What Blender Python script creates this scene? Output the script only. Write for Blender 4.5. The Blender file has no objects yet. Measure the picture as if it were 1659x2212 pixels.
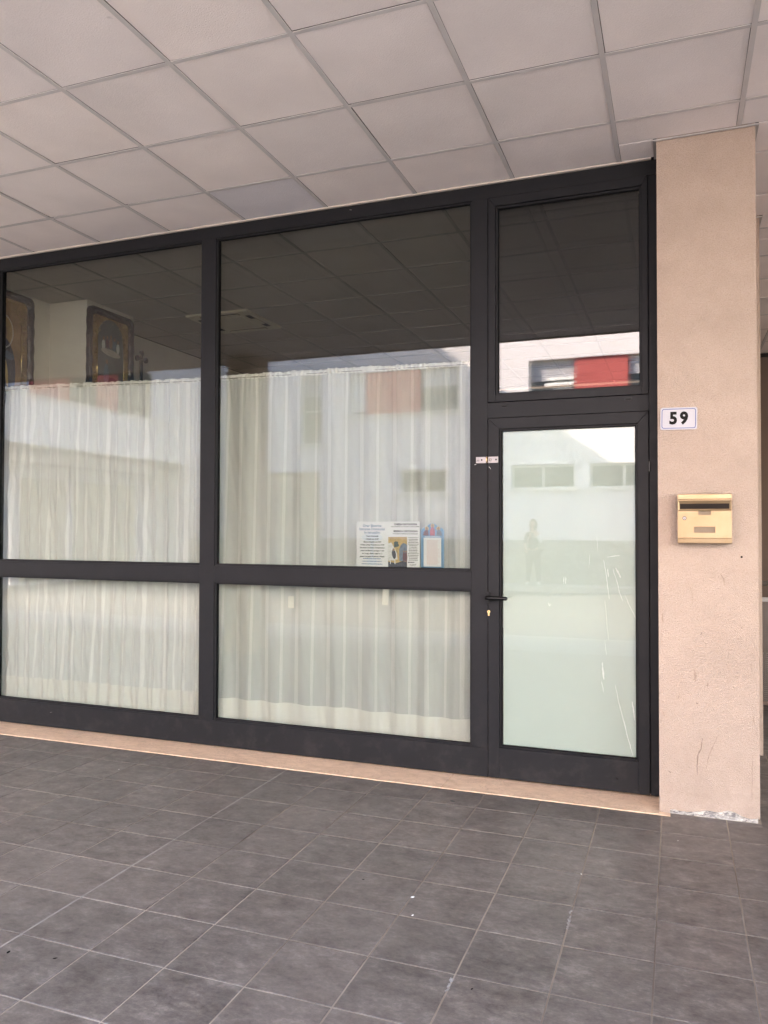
import bpy, bmesh, math, random
from mathutils import Vector, Matrix, noise
R = math.radians
sc = bpy.context.scene
COL = sc.collection
# ------------------------------------------------------------------ camera, world, sun, exposure
cam_d = bpy.data.cameras.new("camera"); cam = bpy.data.objects.new("camera", cam_d); COL.objects.link(cam)
sc.camera = cam
cam_d.sensor_fit = 'VERTICAL'; cam_d.sensor_height = 36.0; cam_d.lens = 36.0*1696.3/2212.0
cam_d.clip_start = 0.05; cam_d.clip_end = 2000
CAMP = Vector((-0.308, -4.5631, 1.4713))
YAW, PIT, ROL = 0.3565, 0.0206, -0.0024
RC = Matrix.Rotation(YAW, 3, 'Z') @ Matrix.Rotation(PIT, 3, 'X') @ Matrix.Rotation(ROL, 3, 'Y')
M = RC.to_4x4() @ Matrix.Rotation(R(90), 4, 'X'); M.translation = CAMP
cam.matrix_world = M
FPX = 1696.3
def project(p):
    d = RC.transposed() @ (Vector(p)-CAMP)
    if d.y < 0.05: return None
    return (829.5+FPX*d.x/d.y, 1106-FPX*d.z/d.y)
def in_view(p, mx=60, my=60):
    q = project(p)
    return q is not None and -mx < q[0] < 1659+mx and -my < q[1] < 2212+my

SUN_TRAVEL = Vector((1.0, -0.42, -0.72)).normalized()
world = bpy.data.worlds.new("World"); sc.world = world; world.use_nodes = True
wn = world.node_tree.nodes; wl = world.node_tree.links
sky = wn.new('ShaderNodeTexSky'); sky.sky_type = 'NISHITA'; sky.sun_disc = False
sky.sun_elevation = math.asin(-SUN_TRAVEL.z)
sky.sun_rotation = math.atan2(-SUN_TRAVEL.x, -SUN_TRAVEL.y)
sky.air_density = 1.0; sky.dust_density = 1.5; sky.ozone_density = 1.0
wl.new(sky.outputs[0], wn['Background'].inputs[0]); wn['Background'].inputs[1].default_value = 0.15
sun_d = bpy.data.lights.new("sun", 'SUN'); sun_d.energy = 5.0; sun_d.angle = R(0.6); sun_d.color = (1.0, 0.93, 0.84)
sun = bpy.data.objects.new("sun", sun_d); COL.objects.link(sun)
sun.rotation_euler = SUN_TRAVEL.to_track_quat('-Z', 'Y').to_euler(); sun.location = (-20, 15, 25)
sc.view_settings.view_transform = 'Standard'; sc.view_settings.look = 'None'
sc.view_settings.gamma = 1.0; sc.view_settings.use_curve_mapping = False
sc.view_settings.exposure = 4.36
sc.view_settings.use_white_balance = True; sc.view_settings.white_balance_temperature = 7500; sc.view_settings.white_balance_tint = 16
cy = sc.cycles
cy.use_denoising = True; cy.max_bounces = 14; cy.diffuse_bounces = 6; cy.glossy_bounces = 5
cy.transmission_bounces = 8; cy.transparent_max_bounces = 24; cy.sample_clamp_indirect = 6.0
cy.caustics_reflective = False; cy.caustics_refractive = False; cy.use_adaptive_sampling = False

# ------------------------------------------------------------------ helpers
def srgb(r, g, b):
    f = lambda c: (c/255/12.92) if c/255 <= 0.04045 else ((c/255+0.055)/1.055)**2.4
    return (f(r), f(g), f(b))
def box(bm, x0, x1, y0, y1, z0, z1, mi=0):
    vs = [bm.verts.new(p) for p in ((x0,y0,z0),(x1,y0,z0),(x1,y1,z0),(x0,y1,z0),(x0,y0,z1),(x1,y0,z1),(x1,y1,z1),(x0,y1,z1))]
    fs = []
    for q in ((0,3,2,1),(4,5,6,7),(0,1,5,4),(1,2,6,5),(2,3,7,6),(3,0,4,7)):
        f = bm.faces.new([vs[i] for i in q]); f.material_index = mi; fs.append(f)
    return fs
def prism(bm, pts, y0, y1, axis='Y', mi=0):
    """extrude a 2D outline (x,z) from y0 to y1; axis 'X': outline is (y,z); 'Z': outline is (x,y)"""
    def P(a, b, d):
        return (a, d, b) if axis == 'Y' else ((d, a, b) if axis == 'X' else (a, b, d))
    A = [bm.verts.new(P(a, b, y0)) for a, b in pts]; B = [bm.verts.new(P(a, b, y1)) for a, b in pts]
    n = len(pts)
    f1 = bm.faces.new(A); f2 = bm.faces.new(B[::-1])
    for i in range(n):
        f = bm.faces.new((A[i], B[i], B[(i+1) % n], A[(i+1) % n])); f.material_index = mi
    f1.material_index = mi; f2.material_index = mi
def ring(bm, c, r0, r1, y0, y1, n=24):
    """flat annulus in the XZ plane with depth"""
    V = []
    for i in range(n):
        a = 2*math.pi*i/n; ca, sa = math.cos(a), math.sin(a)
        V.append([bm.verts.new((c[0]+r*ca, y, c[1]+r*sa)) for r, y in ((r0,y0),(r1,y0),(r1,y1),(r0,y1))])
    for i in range(n):
        a, b = V[i], V[(i+1) % n]
        for k in range(4): bm.faces.new((a[k], b[k], b[(k+1) % 4], a[(k+1) % 4]))
def tube(bm, pts, r, n=8, cap=True):
    rings = []
    pts = [Vector(p) for p in pts]
    for i, p in enumerate(pts):
        t = (pts[min(i+1, len(pts)-1)] - pts[max(i-1, 0)]).normalized()
        up = Vector((0,0,1)) if abs(t.z) < 0.9 else Vector((1,0,0))
        a = t.cross(up).normalized(); b = t.cross(a)
        rr = r[i] if isinstance(r, (list, tuple)) else r
        rings.append([bm.verts.new(p + a*rr*math.cos(2*math.pi*k/n) + b*rr*math.sin(2*math.pi*k/n)) for k in range(n)])
    for i in range(len(rings)-1):
        for k in range(n):
            f = bm.faces.new((rings[i][k], rings[i][(k+1) % n], rings[i+1][(k+1) % n], rings[i+1][k])); f.smooth = True
    if cap:
        bm.faces.new(rings[0][::-1]); bm.faces.new(rings[-1])
def bevel(bm, w, seg=1):
    bmesh.ops.bevel(bm, geom=list(bm.edges), offset=w, segments=seg, affect='EDGES', clamp_overlap=True)
def mesh_of(name, bm, mats, smooth=False):
    bmesh.ops.recalc_face_normals(bm, faces=list(bm.faces))
    me = bpy.data.meshes.new(name); bm.to_mesh(me); bm.free()
    for m in (mats if isinstance(mats, (list, tuple)) else [mats]): me.materials.append(m)
    if smooth:
        for p in me.polygons: p.use_smooth = True
    return me
def obj(name, data, mats=None, parent=None, loc=None, smooth=False):
    if isinstance(data, bmesh.types.BMesh): data = mesh_of(name, data, mats, smooth)
    o = bpy.data.objects.new(name, data); COL.objects.link(o)
    if parent is not None: o.parent = parent
    if loc is not None: o.location = loc
    return o
def tag(o, label=None, cat=None, group=None, kind=None):
    if label: o['label'] = label
    if cat: o['category'] = cat
    if group: o['group'] = group
    if kind: o['kind'] = kind
    return o
def thing(name, loc, label, cat, group=None, rz=0):
    o = bpy.data.objects.new(name, None); COL.objects.link(o); o.empty_display_size = 0.1
    o.location = loc; o.rotation_euler = (0, 0, rz)
    return tag(o, label, cat, group)
def bx(name, mats, parent, x0, x1, y0, y1, z0, z1, bev=0, seg=1):
    bm = bmesh.new(); box(bm, x0, x1, y0, y1, z0, z1)
    if bev: bevel(bm, bev, seg)
    return obj(name, bm, mats, parent)

# ------------------------------------------------------------------ materials
class NT:
    def __init__(s, name):
        s.m = bpy.data.materials.new(name); s.m.use_nodes = True
        s.n = s.m.node_tree.nodes; s.l = s.m.node_tree.links
        s.b = s.n['Principled BSDF']; s.out = s.n['Material Output']
        s.tc = s.n.new('ShaderNodeTexCoord'); s.co = s.tc.outputs['Object']
    def link(s, a, b): s.l.new(a, b)
    def math(s, op, a, b=None, clamp=False):
        n = s.n.new('ShaderNodeMath'); n.operation = op; n.use_clamp = clamp
        for i, v in enumerate((a, b)):
            if v is None: continue
            if isinstance(v, (int, float)): n.inputs[i].default_value = v
            else: s.l.new(v, n.inputs[i])
        return n.outputs[0]
    def noise(s, scale, detail=4, rough=0.55, co=None, dist=0.0, stretch=None):
        n = s.n.new('ShaderNodeTexNoise'); n.inputs['Scale'].default_value = scale
        n.inputs['Detail'].default_value = detail; n.inputs['Roughness'].default_value = rough
        n.inputs['Distortion'].default_value = dist
        c = co or s.co
        if stretch:
            mp = s.n.new('ShaderNodeMapping'); mp.inputs['Scale'].default_value = stretch
            s.l.new(c, mp.inputs[0]); c = mp.outputs[0]
        s.l.new(c, n.inputs['Vector']); return n.outputs['Fac']
    def voro(s, scale, feature='F1', co=None, rnd=1.0):
        n = s.n.new('ShaderNodeTexVoronoi'); n.feature = feature; n.inputs['Scale'].default_value = scale
        n.inputs['Randomness'].default_value = rnd
        s.l.new(co or s.co, n.inputs['Vector']); return n
    def ramp(s, fac, stops):
        n = s.n.new('ShaderNodeValToRGB'); e = n.color_ramp.elements
        while len(e) < len(stops): e.new(0.5)
        for i, (p, c) in enumerate(stops):
            e[i].position = p
            if isinstance(c, (int, float)): c = (c, c, c)
            e[i].color = (*c[:3], 1)
        s.l.new(fac, n.inputs[0]); return n.outputs[0]
    def mix(s, fac, a, b, mode='MIX'):
        n = s.n.new('ShaderNodeMix'); n.data_type = 'RGBA'; n.blend_type = mode
        for i, v in ((0, fac), (6, a), (7, b)):
            if isinstance(v, (int, float)): n.inputs[i].default_value = v
            elif isinstance(v, tuple): n.inputs[i].default_value = (*v[:3], 1)
            else: s.l.new(v, n.inputs[i])
        return n.outputs[2]
    def bump(s, h, strength=0.3, dist=0.01, prev=None):
        n = s.n.new('ShaderNodeBump'); n.inputs['Strength'].default_value = strength
        n.inputs['Distance'].default_value = dist; s.l.new(h, n.inputs['Height'])
        if prev is not None: s.l.new(prev, n.inputs['Normal'])
        return n.outputs[0]
    def set(s, **k):
        for key, v in k.items():
            i = s.b.inputs[key.replace('_', ' ')]
            if isinstance(v, tuple): i.default_value = (*v[:3], 1)
            elif isinstance(v, (int, float)): i.default_value = v
            else: s.l.new(v, i)
        return s.m
    def rnd(s):
        oi = s.n.new('ShaderNodeObjectInfo'); return oi.outputs['Random']
    def jitter(s, amount=50):
        """object coordinates shifted by the object's own random number"""
        oi = s.n.new('ShaderNodeObjectInfo')
        c = s.n.new('ShaderNodeCombineXYZ'); m1 = s.math('MULTIPLY', oi.outputs['Random'], amount)
        m2 = s.math('MULTIPLY', oi.outputs['Random'], amount*1.7)
        s.l.new(m1, c.inputs[0]); s.l.new(m2, c.inputs[1]); s.l.new(m1, c.inputs[2])
        v = s.n.new('ShaderNodeVectorMath'); v.operation = 'ADD'
        s.l.new(s.co, v.inputs[0]); s.l.new(c.outputs[0], v.inputs[1]); return v.outputs[0]

def plain(name, col, rough=0.6, var=0.12, scale=6.0, metal=0.0, bumps=0.0, bscale=80, spec=0.5):
    t = NT(name); n1 = t.noise(scale, 5)
    lo = tuple(c*(1-var) for c in col); hi = tuple(min(1, c*(1+var)) for c in col)
    t.set(Base_Color=t.ramp(n1, [(0.3, lo), (0.7, hi)]), Roughness=rough, Metallic=metal)
    t.b.inputs['Specular IOR Level'].default_value = spec
    if bumps: t.set(Normal=t.bump(t.noise(bscale, 3), bumps, 0.004))
    return t.m

# floor tile: dark slate-look porcelain
def m_floor():
    t = NT('slate_tile'); co = t.jitter(37)
    a = t.noise(8.5, 7, 0.66, co, 0.25, (1.0, 1.5, 1)); b = t.noise(26, 6, 0.7, co, 0.2); c = t.noise(150, 2, 0.6, co)
    b = t.noise(40, 6, 0.80, co, 0.3, (0.9, 1.4, 1)); f = t.math('ADD', t.math('MULTIPLY', a, 0.50), t.math('MULTIPLY', b, 0.50))
    col = t.ramp(f, [(0.35, (0.036,0.029,0.0255)), (0.44, (0.074,0.061,0.0535)), (0.54, (0.110,0.0935,0.082)), (0.63, (0.172,0.149,0.132))])
    spots = t.ramp(t.noise(58, 3, 0.6, co), [(0.66, 0.0), (0.73, 1.0)])
    col = t.mix(t.math('MULTIPLY', spots, 0.45), col, (0.05,0.045,0.046))
    dv = t.mix(t.rnd(), (0.90,0.90,0.90), (1.08,1.06,1.05)); col = t.mix(1.0, col, dv, 'MULTIPLY')
    # grime across the whole floor
    g = t.n.new('ShaderNodeNewGeometry'); gr = t.noise(0.9, 5, 0.6, g.outputs['Position'])
    col = t.mix(t.ramp(gr, [(0.45, 0.0), (0.75, 0.35)]), col, (0.17,0.145,0.125))
    rg = t.ramp(t.noise(14, 4, 0.6, co), [(0.3, 0.38), (0.7, 0.56)])
    h = t.math('ADD', t.math('MULTIPLY', b, 0.7), t.math('MULTIPLY', c, 0.3))
    return t.set(Base_Color=col, Roughness=rg, Normal=t.bump(h, 0.25, 0.002))
def m_grout():
    t = NT('grout'); a = t.noise(1.3, 4); b = t.noise(60, 3)
    col = t.ramp(a, [(0.38, (0.10,0.071,0.052)), (0.49, (0.24,0.195,0.145)), (0.62, (0.38,0.325,0.255))])
    col = t.mix(t.math('MULTIPLY', b, 0.5), col, (0.17,0.15,0.13))
    return t.set(Base_Color=col, Roughness=0.9)
def m_ceiling(name, base, k=1.0):
    t = NT(name); co = t.jitter(23)
    a = t.noise(2.2, 3, 0.5, co); f = t.noise(170, 2, 0.6, co); g2 = t.noise(420, 2, 0.5, co)
    col = t.ramp(a, [(0.3, tuple(c*0.93 for c in base)), (0.7, tuple(c*1.05 for c in base))])
    col = t.mix(t.ramp(f, [(0.4, 0.0), (0.62, 0.10)]), col, tuple(c*0.75 for c in base))
    dv = t.mix(t.rnd(), (0.955,0.96,0.975), (1.03,1.02,1.015)); col = t.mix(1.0, col, dv, 'MULTIPLY')
    sp = t.ramp(t.noise(9, 2, 0.5, co), [(0.80, 0.0), (0.84, 0.5)]); col = t.mix(sp, col, tuple(c*0.5 for c in base))
    h = t.math('ADD', f, t.math('MULTIPLY', g2, 0.5))
    return t.set(Base_Color=col, Roughness=0.95, Normal=t.bump(h, 0.55*k, 0.004))
def m_stucco():
    t = NT('peach_stucco'); g = t.n.new('ShaderNodeNewGeometry'); P = g.outputs['Position']
    a = t.noise(1.7, 5, 0.6, P); f = t.noise(150, 3, 0.65, P); v = t.voro(210, co=P).outputs['Distance']
    col = t.ramp(a, [(0.3, (0.345,0.262,0.208)), (0.7, (0.415,0.320,0.258))])
    col = t.mix(t.ramp(f, [(0.36, 0.34), (0.52, 0.0)]), col, (0.25,0.17,0.12))
    col = t.mix(t.ramp(f, [(0.60, 0.0), (0.74, 0.35)]), col, (0.55,0.45,0.36))
    # damp and grime near the ground, scuffs
    sx = t.n.new('ShaderNodeSeparateXYZ'); t.link(P, sx.inputs[0])
    low = t.ramp(sx.outputs[2], [(0.0, 1.0), (0.55, 0.0)])
    gm = t.math('MULTIPLY', t.ramp(t.noise(7, 5, 0.65, P), [(0.42, 0.0), (0.75, 0.7)]), t.math('ADD', low, 0.36))
    col = t.mix(gm, col, (0.27,0.20,0.155))
    sc_ = t.ramp(t.noise(10, 4, 0.7, P, 0.6, (2.6, 2.6, 0.55)), [(0.66, 0.0), (0.74, 0.42)])
    col = t.mix(t.math('MULTIPLY', sc_, t.ramp(sx.outputs[2], [(0.0, 1.0), (0.9, 0.2)])), col, (0.30,0.225,0.18))
    h = t.math('ADD', t.math('MULTIPLY', f, 1.0), t.math('MULTIPLY', v, 0.8))
    return t.set(Base_Color=col, Roughness=0.92, Normal=t.bump(h, 0.6, 0.006))
def m_frame():
    t = NT('anthracite_aluminium'); a = t.noise(3, 5); b = t.noise(30, 4, 0.6)
    g = t.n.new('ShaderNodeNewGeometry'); P = g.outputs['Position']
    col = t.ramp(a, [(0.3, (0.0095,0.0095,0.0108)), (0.7, (0.0122,0.0120,0.0135))])
    sx = t.n.new('ShaderNodeSeparateXYZ'); t.link(P, sx.inputs[0])
    dust = t.math('MULTIPLY', t.ramp(t.noise(9, 5, 0.7, P), [(0.5, 0.0), (0.8, 0.16)]), t.ramp(sx.outputs[2], [(0.0, 1.0), (0.5, 0.15)]))
    col = t.mix(dust, col, (0.14,0.12,0.105))
    return t.set(Base_Color=col, Roughness=t.ramp(b, [(0.3, 0.46), (0.7, 0.58)]), Specular_IOR_Level=0.18, Normal=t.bump(t.noise(900, 1), 0.04, 0.001))
def m_marble():
    t = NT('beige_marble'); a = t.noise(7, 6, 0.65, None, 1.2, (1, 2, 1)); v = t.noise(4.5, 8, 0.7, None, 2.2)
    col = t.ramp(a, [(0.3, (0.52,0.35,0.235)), (0.6, (0.66,0.47,0.33)), (0.8, (0.72,0.54,0.39))])
    vein = t.ramp(v, [(0.485, 0.0), (0.5, 0.55), (0.515, 0.0)]); col = t.mix(vein, col, (0.24,0.15,0.10))
    g = t.ramp(t.noise(2.2, 5, 0.7), [(0.55, 0.0), (0.8, 0.5)]); col = t.mix(g, col, (0.28,0.21,0.16))
    return t.set(Base_Color=col, Roughness=0.42)
def m_glass(name='window_glass', tint=(0.80,0.81,0.79), k=0.95):
    t = NT(name); t.n.remove(t.b)
    fr = t.n.new('ShaderNodeFresnel'); fr.inputs[0].default_value = 1.5
    tr = t.n.new('ShaderNodeBsdfTransparent'); tr.inputs[0].default_value = (*tint, 1)
    gl = t.n.new('ShaderNodeBsdfGlossy'); gl.inputs['Roughness'].default_value = 0.0; gl.inputs[0].default_value = (0.97,0.98,1.0,1)
    # a faint unevenness of the float glass
    gm = t.n.new('ShaderNodeNewGeometry'); t.link(t.math('SUBTRACT', 1.5, t.math('MULTIPLY', gm.outputs['Backfacing'], 1.5-1/1.5)), fr.inputs[0])
    mx = t.n.new('ShaderNodeMixShader')
    f = t.math('MULTIPLY', fr.outputs[0], k, True)
    t.link(f, mx.inputs[0]); t.link(tr.outputs[0], mx.inputs[1]); t.link(gl.outputs[0], mx.inputs[2])
    # dust film
    df = t.n.new('ShaderNodeBsdfDiffuse'); df.inputs[0].default_value = (0.6,0.58,0.55,1)
    m2 = t.n.new('ShaderNodeMixShader'); d = t.ramp(t.noise(2.5, 6, 0.7), [(0.4, 0.0), (0.8, 0.012)])
    t.link(d, m2.inputs[0]); t.link(mx.outputs[0], m2.inputs[1]); t.link(df.outputs[0], m2.inputs[2])
    t.link(m2.outputs[0], t.out.inputs[0]); return t.m
def m_curtain(name, ground, stripe, opac, pitch, solid=False):
    t = NT(name); t.n.remove(t.b)
    uv = t.tc.outputs['UV']; sx = t.n.new('ShaderNodeSeparateXYZ'); t.link(uv, sx.inputs[0])
    u, v = sx.outputs[0], sx.outputs[1]
    ph = t.math('FRACT', t.math('DIVIDE', u, pitch))
    d = t.math('ABSOLUTE', t.math('SUBTRACT', ph, 0.5))
    ph2 = t.math('FRACT', t.math('DIVIDE', u, pitch*2)); odd = t.math('GREATER_THAN', ph2, 0.5)
    wd = t.math('ADD', t.math('MULTIPLY', odd, 0.055), 0.075)
    st = t.math('LESS_THAN', d, wd)
    # zigzag weave inside the stripe
    zz = t.math('FRACT', t.math('ADD', t.math('MULTIPLY', v, 38.0), t.math('MULTIPLY', d, 9.0)))
    zg = t.math('MULTIPLY', st, t.math('LESS_THAN', zz, 0.45))
    weave = t.noise(900, 1, 0.5, uv, 0, (1, 0.05, 1))
    w2 = t.noise(60, 4, 0.6, uv, 0.3, (1, 0.12, 1))
    col = t.mix(st, ground, stripe)
    col = t.mix(t.math('MULTIPLY', zg, 0.45), col, tuple(min(1, c*1.18) for c in stripe))
    col = t.mix(t.math('MULTIPLY', w2, 0.12), col, tuple(c*0.7 for c in ground))
    df = t.n.new('ShaderNodeBsdfDiffuse'); tl = t.n.new('ShaderNodeBsdfTranslucent'); tr = t.n.new('ShaderNodeBsdfTransparent')
    t.link(col, df.inputs[0]); t.link(col, tl.inputs[0])
    bp = t.bump(w2, 0.35, 0.004); t.link(bp, df.inputs['Normal'])
    m1 = t.n.new('ShaderNodeMixShader'); m1.inputs[0].default_value = 0.12
    t.link(df.outputs[0], m1.inputs[1]); t.link(tl.outputs[0], m1.inputs[2])
    m2 = t.n.new('ShaderNodeMixShader')
    if solid: m2.inputs[0].default_value = 0.985
    else:
        lw = t.n.new('ShaderNodeLayerWeight'); lw.inputs[0].default_value = 0.35
        o = t.math('ADD', opac, t.math('MULTIPLY', st, (1-opac)*0.45)); o = t.math('ADD', o, t.math('MULTIPLY', weave, 0.05))
        o = t.math('ADD', o, t.math('MULTIPLY', lw.outputs['Facing'], 0.12), True)
        t.link(o, m2.inputs[0])
    t.link(tr.outputs[0], m2.inputs[1]); t.link(m1.outputs[0], m2.inputs[2])
    t.link(m2.outputs[0], t.out.inputs[0]); return t.m
def m_gold():
    t = NT('embossed_gold'); v = t.voro(38); f = t.noise(30, 5, 0.6, None, 1.5)
    col = t.ramp(f, [(0.35, (0.30,0.16,0.04)), (0.6, (0.95,0.70,0.25))])
    return t.set(Base_Color=col, Metallic=0.6, Roughness=0.25, Normal=t.bump(t.math('ADD', v.outputs['Distance'], f), 1.0, 0.02))
def m_brass():
    t = NT('brushed_brass'); a = t.noise(5, 5); b = t.noise(60, 3, 0.6, None, 0, (1, 1, 8))
    col = t.ramp(a, [(0.3, (0.245,0.165,0.088)), (0.7, (0.30,0.215,0.128))])
    st = t.ramp(t.noise(14, 4, 0.6), [(0.62, 0.0), (0.74, 0.5)]); col = t.mix(st, col, (0.26,0.15,0.07))
    return t.set(Base_Color=col, Metallic=0.6, Roughness=t.ramp(b, [(0.3, 0.30), (0.7, 0.44)]))
def m_rough_stone():
    t = NT('rough_stone_render'); a = t.noise(1.6, 6, 0.7, None, 1.0, (1, 1, 2.2)); f = t.noise(9, 6, 0.7, None, 0.8)
    col = t.ramp(a, [(0.32, (0.13,0.13,0.11)), (0.52, (0.25,0.25,0.22)), (0.70, (0.42,0.43,0.40))])
    col = t.mix(t.ramp(f, [(0.5, 0.0), (0.72, 0.6)]), col, (0.55,0.56,0.54))
    return t.set(Base_Color=col, Roughness=0.9, Normal=t.bump(f, 0.8, 0.03))
def m_asphalt():
    t = NT('asphalt'); a = t.noise(0.5, 5); f = t.noise(120, 3, 0.7)
    col = t.ramp(a, [(0.3, (0.048,0.047,0.046)), (0.7, (0.075,0.073,0.070))])
    col = t.mix(t.ramp(f, [(0.5, 0.0), (0.75, 0.5)]), col, (0.14,0.135,0.13))
    return t.set(Base_Color=col, Roughness=0.9, Normal=t.bump(f, 0.5, 0.005))
def m_perf():
    """perforated sheet: holes are real openings in opacity"""
    t = NT('perforated_sheet'); g = t.n.new('ShaderNodeNewGeometry')
    v = t.voro(62, co=t.co, rnd=0.0).outputs['Distance']
    hole = t.math('LESS_THAN', v, 0.30)
    t.set(Base_Color=(0.07,0.055,0.045), Metallic=0.3, Roughness=0.4, Alpha=t.math('SUBTRACT', 1.0, hole)); return t.m

M_FLOOR = m_floor(); M_GROUT = m_grout()
M_CEIL = m_ceiling('mineral_tile', (0.88,0.82,0.79)); M_CEIL2 = m_ceiling('replacement_mineral_tile', (0.76,0.75,0.78), 1.3)
M_BAR = plain('ceiling_bar', (0.60,0.575,0.565), 0.45, 0.05); M_VOID = plain('ceiling_void', (0.03,0.028,0.028), 0.9)
M_STUCCO = m_stucco(); M_FRAME = m_frame(); M_MARBLE = m_marble(); M_GLASS = m_glass()
M_GLASS_FAN = m_glass('fanlight_glass', (0.55,0.56,0.55), 1.5)
M_GLASS_DOOR = m_glass('door_glass', (0.97,0.98,0.97), 0.90)
M_BLACK = plain('black_plastic', (0.003,0.003,0.0032), 0.32, 0.05, spec=0.25); M_GASKET = plain('black_gasket', (0.002,0.002,0.0022), 0.7, 0.05, spec=0.08)
M_STEEL = plain('stainless_steel', (0.26,0.24,0.235), 0.42, 0.06, 20, 0.9); M_BRASS = m_brass(); M_KEY = plain('lock_brass', (0.75,0.52,0.24), 0.35, 0.08, 20, 0.8)
M_WHITE = plain('white_enamel', (0.36,0.35,0.375), 0.35, 0.02, 4, spec=0.3); M_BLUE = plain('blue_enamel', (0.016,0.045,0.20), 0.4, 0.03, spec=0.2); M_INK = plain('black_ink', (0.006,0.005,0.005), 0.6, 0.05, spec=0.1)
M_PAPER = plain('poster_paper', (0.68,0.69,0.67), 0.6, 0.02, 8); M_TAPE = plain('paper_tape', (0.74,0.73,0.64), 0.7, 0.04, 30)
M_CHIP = NT('chipped_plaster')
_a = M_CHIP.noise(34, 6, 0.7, None, 0.8, (1, 1, 3)); M_CHIP = M_CHIP.set(Base_Color=M_CHIP.ramp(_a, [(0.38, (0.13,0.12,0.12)), (0.5, (0.38,0.35,0.32)), (0.62, (0.56,0.53,0.48))]), Roughness=0.9, Normal=M_CHIP.bump(_a, 1.0, 0.01))
M_ROOM = plain('room_wall_paint', (0.66,0.63,0.55), 0.85, 0.05, 3, bumps=0.1, bscale=30); M_ROOMFLOOR = plain('room_floor', (0.16,0.11,0.08), 0.5, 0.2, 3)
M_ICONWOOD = plain('dark_icon_wood', (0.016,0.006,0.005), 0.16, 0.3, 12); M_GOLD = m_gold()
M_OPPWALL = plain('white_painted_render', (0.68,0.66,0.68), 0.85, 0.03, 1.3, bumps=0.15, bscale=60)
M_STONE = m_rough_stone(); M_ASPHALT = m_asphalt()
M_RED = plain('red_facade_panel', (0.40,0.075,0.07), 0.6, 0.05, 2); M_SHUT = plain('grey_roller_shutter', (0.42,0.42,0.45), 0.5, 0.05)
M_DARKGLASS = NT('far_window_glass').set(Base_Color=(0.03,0.035,0.035), Roughness=0.06)
M_SILL = plain('pale_stone_sill', (0.62,0.60,0.55), 0.7, 0.05); M_PAVE = plain('concrete_paving', (0.34,0.325,0.31), 0.85, 0.12, 2)
M_KERB = plain('kerb_stone', (0.44,0.43,0.41), 0.85, 0.1, 5); M_BROWN = plain('brown_wall_paint', (0.10,0.062,0.045), 0.8, 0.1, 2)
M_BEIGE = plain('beige_garage_door', (0.42,0.36,0.27), 0.6, 0.06, 2); M_LACE = plain('white_lace', (0.74,0.76,0.75), 0.9, 0.05)
M_FARB = plain('pale_far_render', (0.66,0.60,0.52), 0.85, 0.05, 1)

# ================================================================== SETTING
H = 3.5224
PITCH, FX, FY = 0.3073, -2.5366, 0.4856
floor = tag(obj('floor', (lambda b: (box(b, -14, 9, -4.9, -0.2, -0.06, -0.0022), box(b, -0.25, 9, -0.2, 6.0, -0.06, -0.0022), b)[2])(bmesh.new()), M_GROUT), kind='structure')
random.seed(4)
tile_meshes = {}
def tile_mesh(w, d):
    key = (round(w, 3), round(d, 3))
    if key not in tile_meshes:
        bm = bmesh.new(); c = 0.0016
        a, b = w/2, d/2
        lo = [bm.verts.new((x, y, -0.008)) for x, y in ((-a,-b),(a,-b),(a,b),(-a,b))]
        mid = [bm.verts.new((x, y, -c*0.7)) for x, y in ((-a,-b),(a,-b),(a,b),(-a,b))]
        top = [bm.verts.new((x, y, 0)) for x, y in ((-a+c,-b+c),(a-c,-b+c),(a-c,b-c),(-a+c,b-c))]
        bm.faces.new(top)
        for p, q in ((lo, mid), (mid, top)):
            for i in range(4): bm.faces.new((p[i], p[(i+1)%4], q[(i+1)%4], q[i]))
        tile_meshes[key] = mesh_of('tile', bm, M_FLOOR)
    return tile_meshes[key]
cells = []
GAP = 0.0054
xs = [FX+PITCH*k for k in range(-36, 37)]
ys = [-0.253] + [-FY-PITCH*k for k in range(0, 20)]
for i in range(len(xs)-1):
    gl = GAP/2; x0, x1 = xs[i]+gl, xs[i+1]-gl
    for j in range(len(ys)-1):
        yt, yb = ys[j], ys[j+1]
        if yb < -4.9: continue
        cells.append((x0, x1, yb+gl, yt-(gl if j else 0.0015)))
    if x1 > 0.15:
        for j in range(0, 20):
            xa = max(x0, (0.083 if j < 2 else 0.103))
            cells.append((xa, x1, -0.253+PITCH*j+gl, -0.253+PITCH*(j+1)-gl))
for i in range(len(xs)-1):
    x0, x1 = xs[i]+GAP/2, xs[i+1]-GAP/2
    if x1 > -0.33 and x0 < 9: cells.append((max(x0, -0.343), x1, -0.2544, -0.2085))
cells = [c for c in cells if c[0] > -13.5 and c[1] < 8.5]
vis, rest = [], []
for c in cells:
    x0, x1, y0, y1 = c
    (vis if any(in_view((x, y, 0), 30, 30) for x in (x0, x1) for y in (y0, y1)) and y0 > CAMP.y else rest).append(c)
vis.sort(key=lambda c: (Vector(((c[0]+c[1])/2, (c[2]+c[3])/2, 0))-CAMP).length)
rest += vis[300:]; vis = vis[:300]
for x0, x1, y0, y1 in vis:
    o = obj('tile', tile_mesh(x1-x0, y1-y0), parent=floor, loc=((x0+x1)/2, (y0+y1)/2, random.uniform(-0.0004, 0.0004)))
    o.rotation_euler = (random.gauss(0, 0.0010), random.gauss(0, 0.0010), random.gauss(0, 0.0012))
bm = bmesh.new()
for x0, x1, y0, y1 in rest: box(bm, x0, x1, y0, y1, -0.008, 0.0)
o = obj('outer_tiles', bm, M_FLOOR, floor); o['kind'] = 'stuff'
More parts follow.
